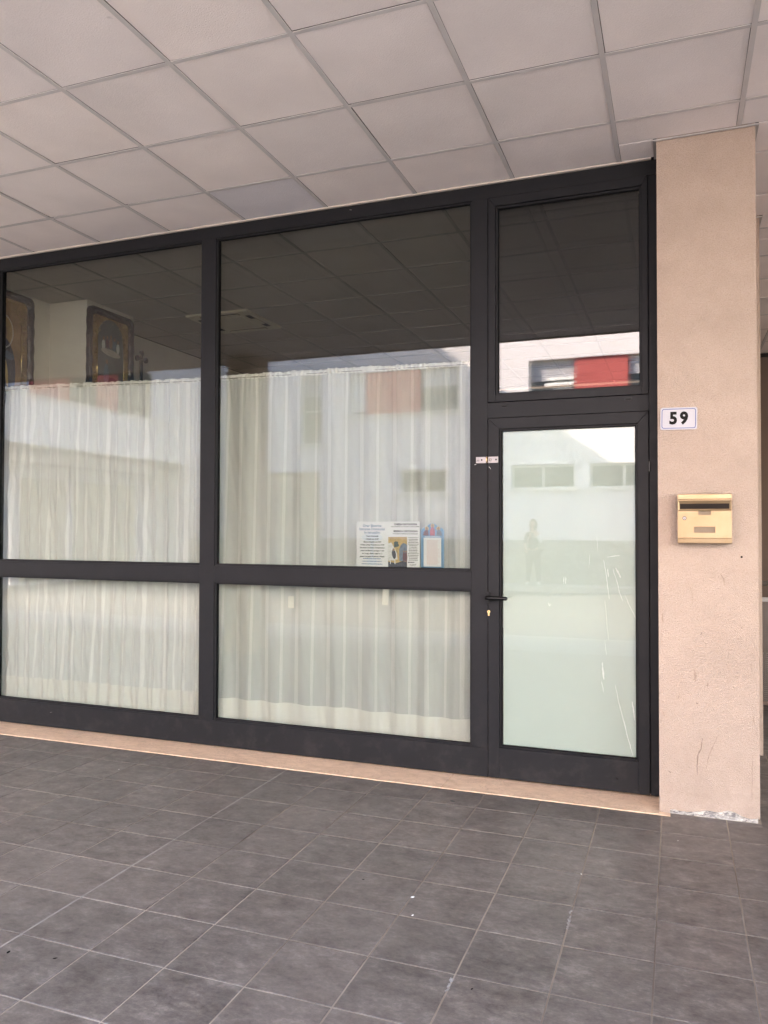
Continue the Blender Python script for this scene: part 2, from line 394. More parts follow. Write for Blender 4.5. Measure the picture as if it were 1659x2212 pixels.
# a metal expansion joint runs across the paving
jx = FX
o = bx('expansion_joint', M_STEEL, floor, jx-0.0042, jx+0.0042, -4.88, -0.256, -0.004, 0.0002); o.data.materials[0] = plain('joint_strip', (0.19,0.175,0.16), 0.5, 0.2, 20)

bm = bmesh.new(); box(bm, -150, 150, -15.0, -6.22, -0.25, -0.10); tag(obj('road', bm, M_ASPHALT), kind='structure')
bm = bmesh.new(); box(bm, -150, 150, -6.22, -6.1, -0.25, 0.0); tag(obj('kerb', bm, M_KERB), kind='structure')
bm = bmesh.new(); box(bm, -150, 150, -15.12, -15.0, -0.25, 0.04); box(bm, -150, 150, -16.6, -15.123, -0.25, 0.037); box(bm, -150, 150, -6.097, -4.903, -0.25, -0.002); box(bm, -150, -14.003, -4.9, -0.2, -0.25, -0.002); box(bm, 9.003, 150, -4.9, -0.2, -0.25, -0.002); tag(obj('pavement', bm, M_PAVE), kind='structure')
bm = bmesh.new(); box(bm, -600, 600, -600, 600, -0.5, -0.26); tag(obj('ground', bm, M_PAVE), kind='structure')

# ---- porch ceiling: panels laid in a T-bar grid
ceil = tag(obj('ceiling', (lambda b: (box(b, -23, 12, -3.86, 6.0, H+0.028, H+0.05), b)[1])(bmesh.new()), M_VOID), kind='structure')
cmesh = {}
def ceil_mesh(w, d, m):
    key = (round(w, 3), round(d, 3), m.name)
    if key not in cmesh:
        bm = bmesh.new(); box(bm, -w/2, w/2, -d/2, d/2, 0, 0.015); bevel(bm, 0.0015); cmesh[key] = mesh_of('panel', bm, m)
    return cmesh[key]
BW = 0.0115
gx = [-0.6*i for i in range(38, -18, -1)]
gy = [-3.86] + [-0.4781-0.6*j for j in range(5, -1, -1)] + [-0.004]
gyr = gy[:-1] + [0.1219+0.6*j for j in range(0, 10)]
cnt = 0; far_panels = bmesh.new()
def lay(x0, x1, y0, y1):
    c = Vector(((x0+x1)/2, (y0+y1)/2, H+0.0045))
    seen = any(in_view((x, y, H), 40, 60) for x in (x0, x1) for y in (y0, y1))
    if not seen or c.x < -7.8:
        box(far_panels, x0+0.004, x1-0.004, y0+0.004, y1-0.004, c.z, c.z+0.015); return
    m = M_CEIL2 if (-3.0 < c.x < -2.4 and c.y > -0.47) else M_CEIL
    o = obj('panel', ceil_mesh(x1-x0-0.0245, y1-y0-0.0245, m), parent=ceil, loc=c+Vector((random.uniform(-0.0018, 0.0018), random.uniform(-0.0018, 0.0018), 0)))
    o.rotation_euler = (random.gauss(0, 0.0022), random.gauss(0, 0.0022), random.gauss(0, 0.0015))
    if m is M_CEIL2: o['label'] = 'greyer replacement panel with a chipped edge'
for i in range(len(gx)-1):
    x0, x1 = gx[i], gx[i+1]
    Y = gyr if x0 > -0.1 else gy
    for j in range(len(Y)-1):
        y0, y1 = Y[j], Y[j+1]
        if y1-y0 < 0.12: continue
        # panels are cut round the stucco column
        if x0 < -0.01 < x1+0.001 and x1 < 0.01 and y1 > -0.21 and y0 > -0.5:      # column cell (-0.6..0)
            lay(x0, x1, y0, -0.213); lay(x0, -0.404, -0.228, y1); continue
        if -0.01 < x0 < 0.01 and y0 < -0.2 < y1:
            lay(x0, x1, y0, -0.213); lay(0.083, x1, -0.228, y1); continue
        if -0.01 < x0 < 0.01 and -0.25 < y0:
            for a_, b_, xx in ((y0, min(y1, 1.09), 0.087), (max(y0, 1.075), min(y1, 1.56), 0.221), (max(y0, 1.55), y1, 0.087)):
                if b_-a_ > 0.03: lay(xx, x1, a_, b_)
            continue
        lay(x0, x1, y0, y1)
o = obj('outer_panels', far_panels, M_CEIL, ceil); o['kind'] = 'stuff'
for k, x in enumerate(gx):
    Y1 = -0.003 if x < -0.1 else (-0.232 if x < 0.01 else 5.95)
    nm = 'grid_bar'
    # long bars are made of lengths butted together
    segs = [(-3.86, -2.27), (-2.2695, Y1)]
    for a, b in segs:
        dz = random.uniform(-0.0012, 0.0006)
        bx(nm, M_BAR, ceil, x-BW, x+BW, a, b, H+0.0006+dz, H+0.0035+dz, 0.0005)
for y in gyr[1:]:
    X0, X1 = (-22.8, 9) if y < -0.1 else (0.012, 9)
    if y > 0: X0 = 0.23 if y < 1.8 else 0.1
    bx('grid_bar', M_BAR, ceil, X0, X1, y-BW, y+BW, H+0.0018, H+0.0042, 0.0005)
M_TRIM = plain('pale_wall_angle', (0.55,0.50,0.44), 0.5, 0.05)
bx('wall_angle', M_TRIM, ceil, -22, -0.43, -0.020, -0.0005, H-0.004, H+0.004, 0.0006)
# angle trim round the column head
M_TRIM2 = plain('column_angle', (0.40,0.375,0.36), 0.5, 0.05)
def col_trim(x0, x1, y0, y1, w=0.017, back=True):
    bm = bmesh.new()
    box(bm, x0-w, x1+w, y0-w, y0-0.001, H-0.003, H+0.0025); box(bm, x0-w, x0-0.001, y0+0.0005, y1, H-0.003, H+0.0025); box(bm, x1+0.001, x1+w, y0+0.0005, y1, H-0.003, H+0.0025)
    box(bm, x0-w, x1+w, y0-w, y0-w+0.002, H-0.0055, H-0.0035)
    return obj('column_trim', bm, M_TRIM2, ceil)
col_trim(-0.398, 0.077, -0.206, 0.30); col_trim(-0.25, 0.213, 1.10, 1.56)

M_CEIL3 = m_ceiling('dimmed_room_tile', (0.50,0.47,0.43)); M_BAR3 = plain('dimmed_room_bar', (0.30,0.285,0.27), 0.5)  # darker copies of the porch tile and bar; room dimness put into their colour
# ---- the porch's building, out of view; top kept low to let sun onto paving
bld = thing('building', (0, 0, 3.6), 'pale stucco block above the tiled porch ceiling, its unseen height kept low to let sunlight past', 'building')
bx('low_roof_block', M_STUCCO, bld, -23, 22, -3.9, 14, 0.0, 0.30)
bx('low_roof_block', M_STUCCO, bld, -23, 22, -3.9, -3.861, -0.085, -0.001)
bx('roof', M_KERB, bld, -23.2, 22.2, -3.95, 14.2, 0.302, 0.38)
bx('side_wall', M_STUCCO, bld, -23, -22.8, -3.9, 0, -3.6, -0.002)

# ================================================================== SHOPFRONT
shop = thing('shopfront', (-3.0, 0, 0.0), 'anthracite aluminium shopfront with large curtained windows and a frosted glass door', 'shopfront')
S = lambda x: x+3.0
def member(name, x0, x1, z0, z1, y0=0.0, y1=0.065, par=None, m=None, bev=0.0012):
    return bx(name, m or M_FRAME, par or shop, S(x0), S(x1), y0, y1, z0, z1, bev)
XL = -5.145
member('head_rail', -9.0, -0.401, 3.437, 3.5195)
member('bottom_rail', -9.0, -1.3515, 0.0125, 0.182)
member('mullion', -3.338, -3.228, 0.1825, 3.4365, -0.002)
member('mullion', -1.449, -1.3525, 0.1825, 3.4365, -0.002)
member('mullion', -5.245, -5.145, 0.1825, 3.4365, -0.002)
member('mullion', -7.10, -7.0, 0.1825, 3.4365, -0.002)
member('jamb', -0.4465, -0.401, 0.0125, 3.4365, 0.006)
member('jamb', -9.05, -8.9, 0.1825, 3.4365, 0.006)
member('middle_rail', -3.2275, -1.4495, 1.108, 1.216)
member('middle_rail', -5.1445, -3.3385, 1.108, 1.216)
member('middle_rail', -7.0, -5.2455, 1.108, 1.216)
member('transom', -1.352, -0.447, 2.124, 2.2145, -0.001)
def glazing(x0, x1, z0, z1, par=None, m=None, y=0.030, tilt=0.0, th=0.022, name='pane'):
    par = par or shop
    b = 0.012
    bm = bmesh.new()
    yb0, yb1 = 0.009, y-0.002
    box(bm, S(x0), S(x0)+b, yb0, yb1, z0, z1); box(bm, S(x1)-b, S(x1), yb0, yb1, z0, z1)
    box(bm, S(x0)+b+0.0003, S(x1)-b-0.0003, yb0, yb1, z0, z0+b); box(bm, S(x0)+b+0.0003, S(x1)-b-0.0003, yb0, yb1, z1-b, z1)
    bevel(bm, 0.0015); obj('glazing_bead', bm, M_FRAME, par)
    bm = bmesh.new(); g = 0.003; q = b
    box(bm, S(x0)+q, S(x0)+q+g, y-0.012, y-0.0015, z0+q, z1-q); box(bm, S(x1)-q-g, S(x1)-q, y-0.012, y-0.0015, z0+q, z1-q)
    box(bm, S(x0)+q+g, S(x1)-q-g, y-0.012, y-0.0015, z0+q, z0+q+g); box(bm, S(x0)+q+g, S(x1)-q-g, y-0.012, y-0.0015, z1-q-g, z1-q)
    obj('gasket', bm, M_GASKET, par)
    cx, w = (x0+x1)/2, (x1-x0)/2-0.002
    bm = bmesh.new(); box(bm, -w, w, -th/2, th/2, z0+0.002, z1-0.002)
    if tilt:   # the inner sheet of the sealed unit is never quite parallel to the outer one
        for v in bm.verts:
            if v.co.y > 0: v.co.y += tilt*(v.co.x/w)+tilt*0.7*(1 if v.co.z > (z0+z1)/2 else -1)
    o = obj(name, bm, m or M_GLASS, par, (S(cx), y+th/2, 0)); return o
glazing(-5.145, -3.338, 1.216, 3.437, tilt=0.0014)
glazing(-5.145, -3.338, 0.182, 1.108, tilt=0.001)
glazing(-3.228, -1.449, 1.216, 3.437, tilt=-0.0007)
glazing(-3.228, -1.449, 0.182, 1.108, tilt=0.001)
glazing(-7.0, -5.245, 1.216, 3.437); glazing(-7.0, -5.245, 0.182, 1.108)
# mitred leaf frames
def leaf(name, x0, x1, z0, z1, wl_, wr, wb, wt, y0, y1):
    """four profiles with mitred top corners, butt-jointed bottom rail"""
    e = 0.0004
    bm = bmesh.new()
    prism(bm, [(S(x0), z0), (S(x0)+wl_-e, z0), (S(x0)+wl_-e, z1-wt-e), (S(x0), z1-e*2)], y0, y1)
    prism(bm, [(S(x1)-wr+e, z0), (S(x1), z0), (S(x1), z1-e*2), (S(x1)-wr+e, z1-wt-e)], y0, y1)
    prism(bm, [(S(x0)+wl_+e, z1-wt), (S(x1)-wr-e, z1-wt), (S(x1)-e*2, z1), (S(x0)+e*2, z1)], y0, y1)
    prism(bm, [(S(x0)+wl_+e, z0), (S(x1)-wr-e, z0), (S(x1)-wr-e, z0+wb), (S(x0)+wl_+e, z0+wb)], y0+0.001, y1)
    bevel(bm, 0.0008)
    return obj(name, bm, M_FRAME, shop)
# dark rebate behind the leaves
bx('rebate', M_GASKET, shop, S(-1.352), S(-0.447), 0.012, 0.014, 2.2145, 3.437); 
bpy.data.objects.remove(bpy.data.objects['rebate'])
bm = bmesh.new()
for a in ((-1.3522,-1.335,2.2146,3.4364),(-0.464,-0.4468,2.2146,3.4364),(-1.3349,-0.4641,2.2146,2.235),(-1.3349,-0.4641,3.42,3.4364),(-1.3522,-1.335,0.0126,2.1238),(-0.464,-0.4468,0.0126,2.1238),(-1.3349,-0.4641,2.10,2.1238)):
    box(bm, S(a[0]), S(a[1]), 0.025, 0.06, a[2], a[3])
obj('rebate', bm, M_GASKET, shop)
fan = leaf('fanlight', -1.3485, -0.4505, 2.2180, 3.434, 0.042, 0.032, 0.040, 0.050, -0.006, 0.024)
glazing(-1.3065, -0.4825, 2.258, 3.384, par=fan, m=M_GLASS_FAN, tilt=-0.0010)
door = leaf('door', -1.3485, -0.4505, 0.0165, 2.1205, 0.0645, 0.0565, 0.175, 0.063, -0.008, 0.024)
glazing(-1.284, -0.507, 0.1915, 2.0575, par=door, m=M_GLASS_DOOR, th=0.010, y=0.016)
M_FILM = NT('frosted_film')
_n = M_FILM.noise(2.0, 3); M_FILM = M_FILM.set(Base_Color=M_FILM.ramp(_n, [(0.3, (0.275,0.325,0.285)), (0.7, (0.285,0.335,0.295))]), Roughness=0.55)
bx('frosted_film', M_FILM, door, S(-1.2665), S(-0.5195), 0.0285, 0.0292, 0.2045, 2.045)
# scratches and glue residue in the film
M_SCR = plain('scratched_film', (0.44,0.47,0.43), 0.5, 0.05, 60)
def F(u, v, Y=0.0):
    d = RC @ Vector(((u-829.5)/FPX, 1, -(v-1106)/FPX)); t = (Y-CAMP.y)/d.y; return CAMP + d*t
def streak(pts, w, name='scratch', m=None, Y=0.0145, par=None, tp=True):
    P = [F(*p, Y) for p in pts]; bm = bmesh.new(); L = []
    n = len(P)
    for i, p in enumerate(P):
        t = (P[min(i+1, n-1)]-P[max(i-1, 0)]).normalized(); s_ = Vector((-t.z, 0, t.x))
        ww = w*(0.35+0.65*math.sin(math.pi*(i+0.5)/n))*random.uniform(0.6, 1.3) if tp else w
        L.append([bm.verts.new((p.x+3+s_.x*k*ww, Y-dy, p.z+s_.z*k*ww)) for k, dy in ((-1, 0), (1, 0), (1, 0.0006), (-1, 0.0006))])
    for i in range(n-1):
        for k in range(4): bm.faces.new((L[i][k], L[i][(k+1)%4], L[i+1][(k+1)%4], L[i+1][k]))
    bm.faces.new(L[0]); bm.faces.new(L[-1][::-1])
    return obj(name, bm, m or M_SCR, par or door)
def D4(x, y): return (1180*0.864+x*0.3854, 1150*0.864+y*0.3854)      # from the door enlargement
def interp(a, k=5):
    out = []
    for i in range(len(a)-1):
        for j in range(k):
            t = j/k; out.append((a[i][0]*(1-t)+a[i+1][0]*t+random.gauss(0, 0.25), a[i][1]*(1-t)+a[i+1][1]*t))
    out.append(a[-1]); return out
for pts, w in (([(738,560),(752,640),(762,720),(770,780)],0.0022),([(790,610),(812,680),(828,745),(845,790)],0.0022),([(745,790),(755,900),(765,1010)],0.0019),
               ([(745,1010),(750,1060),(755,1095)],0.0013),([(855,750),(880,810),(905,860),(922,902)],0.0014),([(803,1262),(825,1370),(860,1500),(885,1600),(902,1655)],0.0026),
               ([(700,420),(704,510)],0.0008),([(660,530),(655,610)],0.0008),([(730,1135),(735,1190),(740,1230)],0.0055),([(726,1240),(738,1300)],0.0016),
               ([(897,1355),(905,1400),(912,1460)],0.0045),([(516,655),(514,695)],0.0022),([(526,655),(525,695)],0.0022),([(428,800),(434,820)],0.0020),([(434,820),(443,806)],0.0016),
               ([(757,545),(800,538),(830,536)],0.0020),([(805,605),(825,640),(833,660)],0.0060),([(760,610),(765,655)],0.0035)):
    streak(interp([D4(*p) for p in pts]), w*0.8)
# handle, lock cylinder, hasp, drain caps
bm = bmesh.new(); box(bm, S(-1.366), S(-1.332), -0.020, -0.0082, 1.030, 1.101); bevel(bm, 0.005, 2)
tube(bm, [(S(-1.349), -0.012, 1.066), (S(-1.349), -0.052, 1.066)], 0.010, 12)
tube(bm, [(S(-1.352), -0.052, 1.066), (S(-1.33), -0.056, 1.066), (S(-1.27), -0.056, 1.0655), (S(-1.236), -0.052, 1.065), (S(-1.230), -0.046, 1.065)], [0.0125, 0.0120, 0.0112, 0.0118, 0.008], 12)
obj('handle', bm, M_BLACK, door)
bm = bmesh.new(); ring(bm, (S(-1.345), 0.982), 0.0001, 0.0085, -0.012, -0.0082, 16); box(bm, S(-1.3495), S(-1.3405), -0.0118, -0.0082, 0.958, 0.977); bevel(bm, 0.0006); obj('lock_cylinder', bm, M_KEY, door)
bx('keyhole', M_GASKET, door, S(-1.3458), S(-1.3442), -0.0124, -0.0119, 0.977, 0.988)
hasp = bpy.data.objects.new('hasp', None); COL.objects.link(hasp); hasp.parent = shop
for (x0, x1) in ((-1.4215, -1.3585), (-1.349, -1.288)):
    bm = bmesh.new(); box(bm, S(x0), S(x1), -0.0105, -0.0085, 1.8575, 1.8945); bevel(bm, 0.0007); obj('plate', bm, M_STEEL, hasp)
for x in (-1.387, -1.301):
    bx('square_hole', M_GASKET, hasp, S(x)-0.0045, S(x)+0.0045, -0.0112, -0.0106, 1.872, 1.881)
for x, r in ((-1.408, 0.0085), (-1.335, 0.0095)):
    bm = bmesh.new(); bmesh.ops.create_uvsphere(bm, u_segments=12, v_segments=8, radius=r, matrix=Matrix.Translation((S(x), -0.0105, 1.876)) @ Matrix.Diagonal((1, 0.45, 1, 1))); obj('bolt', bm, M_STEEL, hasp, smooth=True)
bm = bmesh.new(); tube(bm, [(S(-1.3555), -0.012, 1.860), (S(-1.3555), -0.020, 1.866), (S(-1.3545), -0.023, 1.876), (S(-1.3545), -0.020, 1.887), (S(-1.3555), -0.012, 1.893)], 0.0042, 8); obj('staple', bm, M_KEY, hasp)
for cx, cz in ((-1.253, 2.1905), (-0.556, 2.194)):
    bm = bmesh.new(); box(bm, S(cx)-0.021, S(cx)+0.021, -0.0045, -0.0012, cz-0.0085, cz+0.0085); bevel(bm, 0.001); c = obj('drain_cap', bm, M_BLACK, shop)
    bx('slot', M_GASKET, c, S(cx)-0.014, S(cx)+0.014, -0.0052, -0.0047, cz-0.004, cz+0.003)
bx('hinge', M_BLACK, shop, S(-0.4520), S(-0.4405), -0.013, -0.0085, 1.785, 1.845, 0.002)
# nicks in the paint of the frame
def scuff(u, v, L, a, w=0.0012, Y=-0.0002):
    streak([(u, v), (u+L*math.cos(a)/2, v+L*math.sin(a)/2), (u+L*math.cos(a), v+L*math.sin(a))], w, 'paint_nick', M_STEEL if L < 6 else M_INK, Y, shop)
scuff(324/2.592*0.864+0, 1166.4+1118/3.0, 5, -0.2); scuff(281, 1628, 4, 1.7, 0.0014); scuff(755, 453, 5, 0.1, 0.0022)
streak([(1025,1004),(1029,1003)], 0.0010, 'paint_nick', M_PAPER, -0.0022, shop); streak([(1056,1008),(1060,1013)], 0.0010, 'paint_nick', M_PAPER, -0.0082, shop)
scuff(1248, 1667, 12, 1.5, 0.0009, -0.0072); scuff(1330, 1680, 6.5, 0.6, 0.0045, -0.0072)

# ---- marble threshold
th = thing('threshold', (0, 0, 0), 'beige marble threshold strip under the dark shopfront', 'threshold')
for x0, x1 in ((-9.0, -6.9), (-6.898, -4.24), (-4.238, -1.566), (-1.564, -0.3995)):
    bx('slab', M_MARBLE, th, x0, x1, -0.251, 0.09, -0.02, 0.0034, 0.0018)
bx('slab', M_MARBLE, th, -0.399, -0.345, -0.251, -0.2075, -0.02, 0.0030, 0.001)

# ---- stucco columns
def stucco_column(x0, x1, y0, y1, label, chipped, group=None):
    t = thing('column', ((x0+x1)/2, (y0+y1)/2, 0), label, 'column', group)
    cx, cy_ = (x0+x1)/2, (y0+y1)/2
    k = 0.009
    bx('core', M_CHIP, t, x0-cx+k, x1-cx-k, y0-cy_+k, y1-cy_-k, -0.01, H+0.02, 0.004)
    bm = bmesh.new()
    if chipped:
        ed = [(x0, 0.004), (x0+0.045, 0.004), (-0.349, 0.006), (-0.344, 0.021), (-0.325, 0.022), (-0.30, 0.018), (-0.265, 0.0165), (-0.235, 0.021), (-0.205, 0.026), (-0.175, 0.034), (-0.15, 0.036),
              (-0.118, 0.034), (-0.088, 0.043), (-0.066, 0.048), (-0.042, 0.045), (-0.020, 0.034), (0.004, 0.024), (0.03, 0.018), (0.052, 0.022), (x1-0.006, 0.026), (x1, 0.03)]
        E2 = []
        for i in range(len(ed)-1):
            for j in range(4):
                f = j/4; E2.append((ed[i][0]*(1-f)+ed[i+1][0]*f, ed[i][1]*(1-f)+ed[i+1][1]*f+(random.gauss(0, 0.0010) if j and i > 1 else 0)))
        E2.append(ed[-1]); ed = E2
    else: ed = [(x0, 0.002), (x1, 0.002)]
    pts = [(a-cx, b) for a, b in ed] + [(x1-cx, H+0.02), (x0-cx, H+0.02)]
    prism(bm, pts, y0-cy_, y0-cy_+k-0.0005)
    box(bm, x0-cx, x0-cx+k-0.0005, y0-cy_+k, y1-cy_, 0.002, H+0.02); box(bm, x1-cx-k+0.0005, x1-cx, y0-cy_+k, y1-cy_, 0.02 if chipped else 0.002, H+0.02)
    box(bm, x0-cx+k, x1-cx-k, y1-cy_-k+0.0005, y1-cy_, 0.002, H+0.02)
    obj('plaster', bm, M_STUCCO, t)
    if chipped:
        bm = bmesh.new(); random.seed(9)
        for i in range(46):   # crumbly lumps of exposed plaster along the foot
            x = random.uniform(-0.335, 0.07); zt = 0.020+0.018*math.exp(-((x+0.07)/0.09)**2)
            z = random.uniform(0.002, zt*0.75); w = random.uniform(0.006, 0.022)
            m4 = Matrix.Translation((x-cx, y0-cy_+k-0.0005, z)) @ Matrix.Rotation(random.gauss(-0.1, 0.25), 4, 'Y') @ Matrix.Diagonal((w, random.uniform(0.003, 0.0075), random.uniform(0.0025, 0.006), 1))
            bmesh.ops.create_icosphere(bm, subdivisions=1, radius=1.0, matrix=m4)
        for v in bm.verts: v.co += noise.noise_vector(v.co*90)*0.0015
        obj('exposed_plaster', bm, M_CHIP, t)
    return t
colm = stucco_column(-0.398, 0.077, -0.206, 0.30, 'peach stucco column with the house number and mailbox, plaster chipped at its foot', True)
M_SCUFF = plain('grey_scuff', (0.20,0.145,0.11), 0.9, 0.2, 60); M_SCUFF2 = plain('faint_scuff', (0.28,0.205,0.155), 0.9, 0.2, 60)
def C8(x, y): return ((1640+x/3.35)*0.864, (1380+y/3.35)*0.864)
random.seed(21)
for pts, w, m in (([(540,185),(568,225),(578,280)],0.0028,1),([(388,1560),(378,1650),(350,1700),(344,1780),(348,1865)],0.0030,0),([(525,1530),(480,1620),(440,1720),(422,1810)],0.0028,1),
               ([(102,1832),(128,1850)],0.0022,0),([(255,230),(285,290),(304,355),(306,440)],0.0012,1),([(802,920),(795,960),(805,1000)],0.0022,1),([(322,985),(330,1040),(328,1085)],0.0060,1),
               ([(58,510),(54,560),(60,590)],0.0030,1),([(820,1370),(812,1440)],0.0025,1),([(385,675),(374,695)],0.0022,0),([(200,1180),(184,1230)],0.0018,1),([(435,1090),(430,1130)],0.0035,1),
               ([(335,1260),(352,1275)],0.0025,0),([(808,1700),(806,1900),(804,2090)],0.0016,1),([(55,1330),(75,1380)],0.0012,0),([(714,630),(722,640)],0.0020,0)):
    o = streak(interp([C8(*p) for p in pts], 6), w, 'scuff', (M_SCUFF, M_SCUFF2)[m], -0.2061, None); o.parent = colm; o.location = (-3-colm.location.x, -colm.location.y, 0)
stucco_column(-0.25, 0.213, 1.10, 1.56, 'peach stucco column set back behind the one with the mailbox', False)
stucco_column(-5.33, -4.98, -3.84, -3.45, 'stucco column at the outer porch edge, mirrored in the curtained window', False)
stucco_column(2.2, 2.6, -3.84, -3.45, 'stucco column at the outer porch edge, right of the camera', False)
stucco_column(-11.6, -11.2, -3.84, -3.45, 'stucco column at the outer porch edge, farthest to the left', False)
# little hole in the stucco, right of the mailbox
bm = bmesh.new(); ring(bm, (0, 0), 0.0001, 0.0052, -0.0012, 0.001, 14); o = obj('drill_hole', bm, M_GASKET, None, (0.0, -0.2063, 1.330)); tag(o, 'small dark drill hole in the stucco below the mailbox', 'hole')

# ================================================================== NUMBER PLATE, MAILBOX
def rrect(w, h, r, n=6):
    out = []
    for cx, cz, a0 in ((w/2-r, h/2-r, 0), (-w/2+r, h/2-r, 90), (-w/2+r, -h/2+r, 180), (w/2-r, -h/2+r, 270)):
        for i in range(n+1):
            a = R(a0+90*i/n); out.append((cx+r*math.cos(a), cz+r*math.sin(a)))
    return out
def band(bm, outer, inner, y0, y1):
    n = len(outer); V = [[bm.verts.new((p[0], y, p[1])) for p, y in ((outer[i], y0), (inner[i], y0), (inner[i], y1), (outer[i], y1))] for i in range(n)]
    for i in range(n):
        a, b = V[i], V[(i+1)%n]
        for k in range(4): bm.faces.new((a[k], b[k], b[(k+1)%4], a[(k+1)%4]))
pl = thing('house_number_plate', (-0.2945, -0.2125, 2.045), 'white enamel plate with blue border reading 59 on the stucco column', 'number plate')
pl.rotation_euler = (0, R(1.0), 0)
bm = bmesh.new(); prism(bm, rrect(0.180, 0.116, 0.010), -0.0015, 0.0015); bevel(bm, 0.0005); obj('plate', bm, M_WHITE, pl)
bm = bmesh.new(); band(bm, rrect(0.166, 0.102, 0.012), rrect(0.1605, 0.0965, 0.0095), -0.0021, -0.0014); obj('border', bm, M_BLUE, pl)
def text(name, s, size, mat, parent, loc, align='CENTER', off=0.0, shear=0.0, sx=1.0, depth=0.0002, rot=(R(90), 0, 0), sp=1.0):
    c = bpy.data.curves.new(name, 'FONT'); c.body = s; c.size = size; c.align_x = align; c.align_y = 'CENTER'
    c.offset = off; c.shear = shear; c.extrude = depth; c.resolution_u = 3; c.space_character = sp
    tmp = bpy.data.objects.new('tmp', c); me = bpy.data.meshes.new_from_object(tmp); me.materials.clear(); me.materials.append(mat)
    bpy.data.objects.remove(tmp); bpy.data.curves.remove(c)
    o = bpy.data.objects.new(name, me); COL.objects.link(o); o.parent = parent
    o.location = loc; o.rotation_euler = rot; o.scale = (sx, 1, 1); return o
text('digit', '5', 0.086, M_INK, pl, (-0.026, -0.0022, -0.001), off=0.0038, sx=0.92)
text('digit', '9', 0.086, M_INK, pl, (0.026, -0.0022, -0.001), off=0.0038, sx=0.92)

mb = thing('mailbox', (-0.175, -0.2065, 1.396), 'brass mailbox with a dark letter slot on the stucco column', 'mailbox')
W2, HB = 0.128, 0.255
M_BRASSE = plain('brass_edge', (0.15,0.10,0.05), 0.35, 0.1, 20, 0.8)
bm = bmesh.new()   # back shell and sides
box(bm, -W2+0.002, W2-0.002, -0.055, 0.0, 0.0015, HB-0.0015); bevel(bm, 0.002)
obj('body', bm, M_BRASSE, mb)
bm = bmesh.new(); prism(bm, [(-0.0555, HB-0.001), (-0.066, HB-0.003), (-0.068, HB-0.028), (-0.0555, HB-0.028)], -W2, W2, 'X'); bevel(bm, 0.0012); obj('top_strip', bm, M_BRASS, mb)
bm = bmesh.new(); prism(bm, [(-0.0555, 0.001), (-0.0555, 0.028), (-0.068, 0.028), (-0.066, 0.004)], -W2, W2, 'X'); bevel(bm, 0.0012); obj('bottom_strip', bm, M_BRASS, mb)
z0, z1 = 0.030, HB-0.031
sz0, sz1 = 0.1755, 0.2095
bm = bmesh.new()    # door sheet with slot and two name windows cut out
holes = [(-W2+0.010, W2-0.010, sz0, sz1), (-0.029, 0.030, 0.146, 0.1685), (-0.050, 0.050, 0.056, 0.086)]
xs_ = sorted({-W2+0.001, W2-0.001, *[h[0] for h in holes], *[h[1] for h in holes]}); zs_ = sorted({z0, z1, *[h[2] for h in holes], *[h[3] for h in holes]})
for i in range(len(xs_)-1):
    for j in range(len(zs_)-1):
        cx, cz = (xs_[i]+xs_[i+1])/2, (zs_[j]+zs_[j+1])/2
        if any(h[0] < cx < h[1] and h[2] < cz < h[3] for h in holes): continue
        box(bm, xs_[i], xs_[i+1], -0.067, -0.0645, zs_[j], zs_[j+1])
bmesh.ops.remove_doubles(bm, verts=bm.verts, dist=1e-5)
for f in [f for f in bm.faces if sum(1 for e in f.edges if len(e.link_faces) > 2) == 4 and abs(f.normal.y) < 0.5]: bm.faces.remove(f)
obj('front_panel', bm, M_BRASS, mb)
bm = bmesh.new(); o1 = [(-W2+0.003, sz0-0.008), (W2-0.003, sz0-0.008), (W2-0.003, sz1+0.010), (-W2+0.003, sz1+0.010)]; i1 = [(-W2+0.011, sz0+0.001), (W2-0.011, sz0+0.001), (W2-0.011, sz1-0.006), (-W2+0.011, sz1-0.006)]
V = [[bm.verts.new((p[0], y, p[1])) for p, y in ((o1[i], -0.0675), (o1[i], -0.0725), (i1[i], -0.0655))] for i in range(4)]
for i in range(4):
    a, b = V[i], V[(i+1)%4]
    for k in range(3): bm.faces.new((a[k], b[k], b[(k+1)%3], a[(k+1)%3]))
obj('slot_surround', bm, M_BRASS, mb)
bm = bmesh.new(); prism(bm, [(-0.064, sz1-0.002), (-0.062, sz1-0.002), (-0.0565, sz0+0.002), (-0.0585, sz0+0.002)], -W2+0.012, W2-0.012, 'X'); obj('slot_flap', bm, plain('dark_bronze', (0.012,0.007,0.004), 0.35, 0.2, 8, 0.6), mb)
for h in holes[1:]:
    bx('name_card', plain('recess_shaded_card', (0.17,0.12,0.075), 0.6, 0.08, 20), mb, h[0]+0.0005, h[1]-0.0005, -0.0605, -0.0595, h[2]+0.0005, h[3]-0.0005)  # card tone darkened to stand for shade in the recessed name window
bm = bmesh.new(); ring(bm, (-0.0945, 0.130), 0.006, 0.0105, -0.0695, -0.067, 20); lk = obj('lock', bm, plain('worn_nickel', (0.10,0.09,0.075), 0.35, 0.1, 30, 0.8), mb)
bm = bmesh.new(); ring(bm, (-0.0945, 0.130), 0.0022, 0.006, -0.0688, -0.067, 16); obj('barrel', bm, M_STEEL, lk)
bm = bmesh.new(); ring(bm, (-0.0945, 0.130), 0.0001, 0.0022, -0.0678, -0.067, 12); obj('keyhole', bm, M_GASKET, lk)

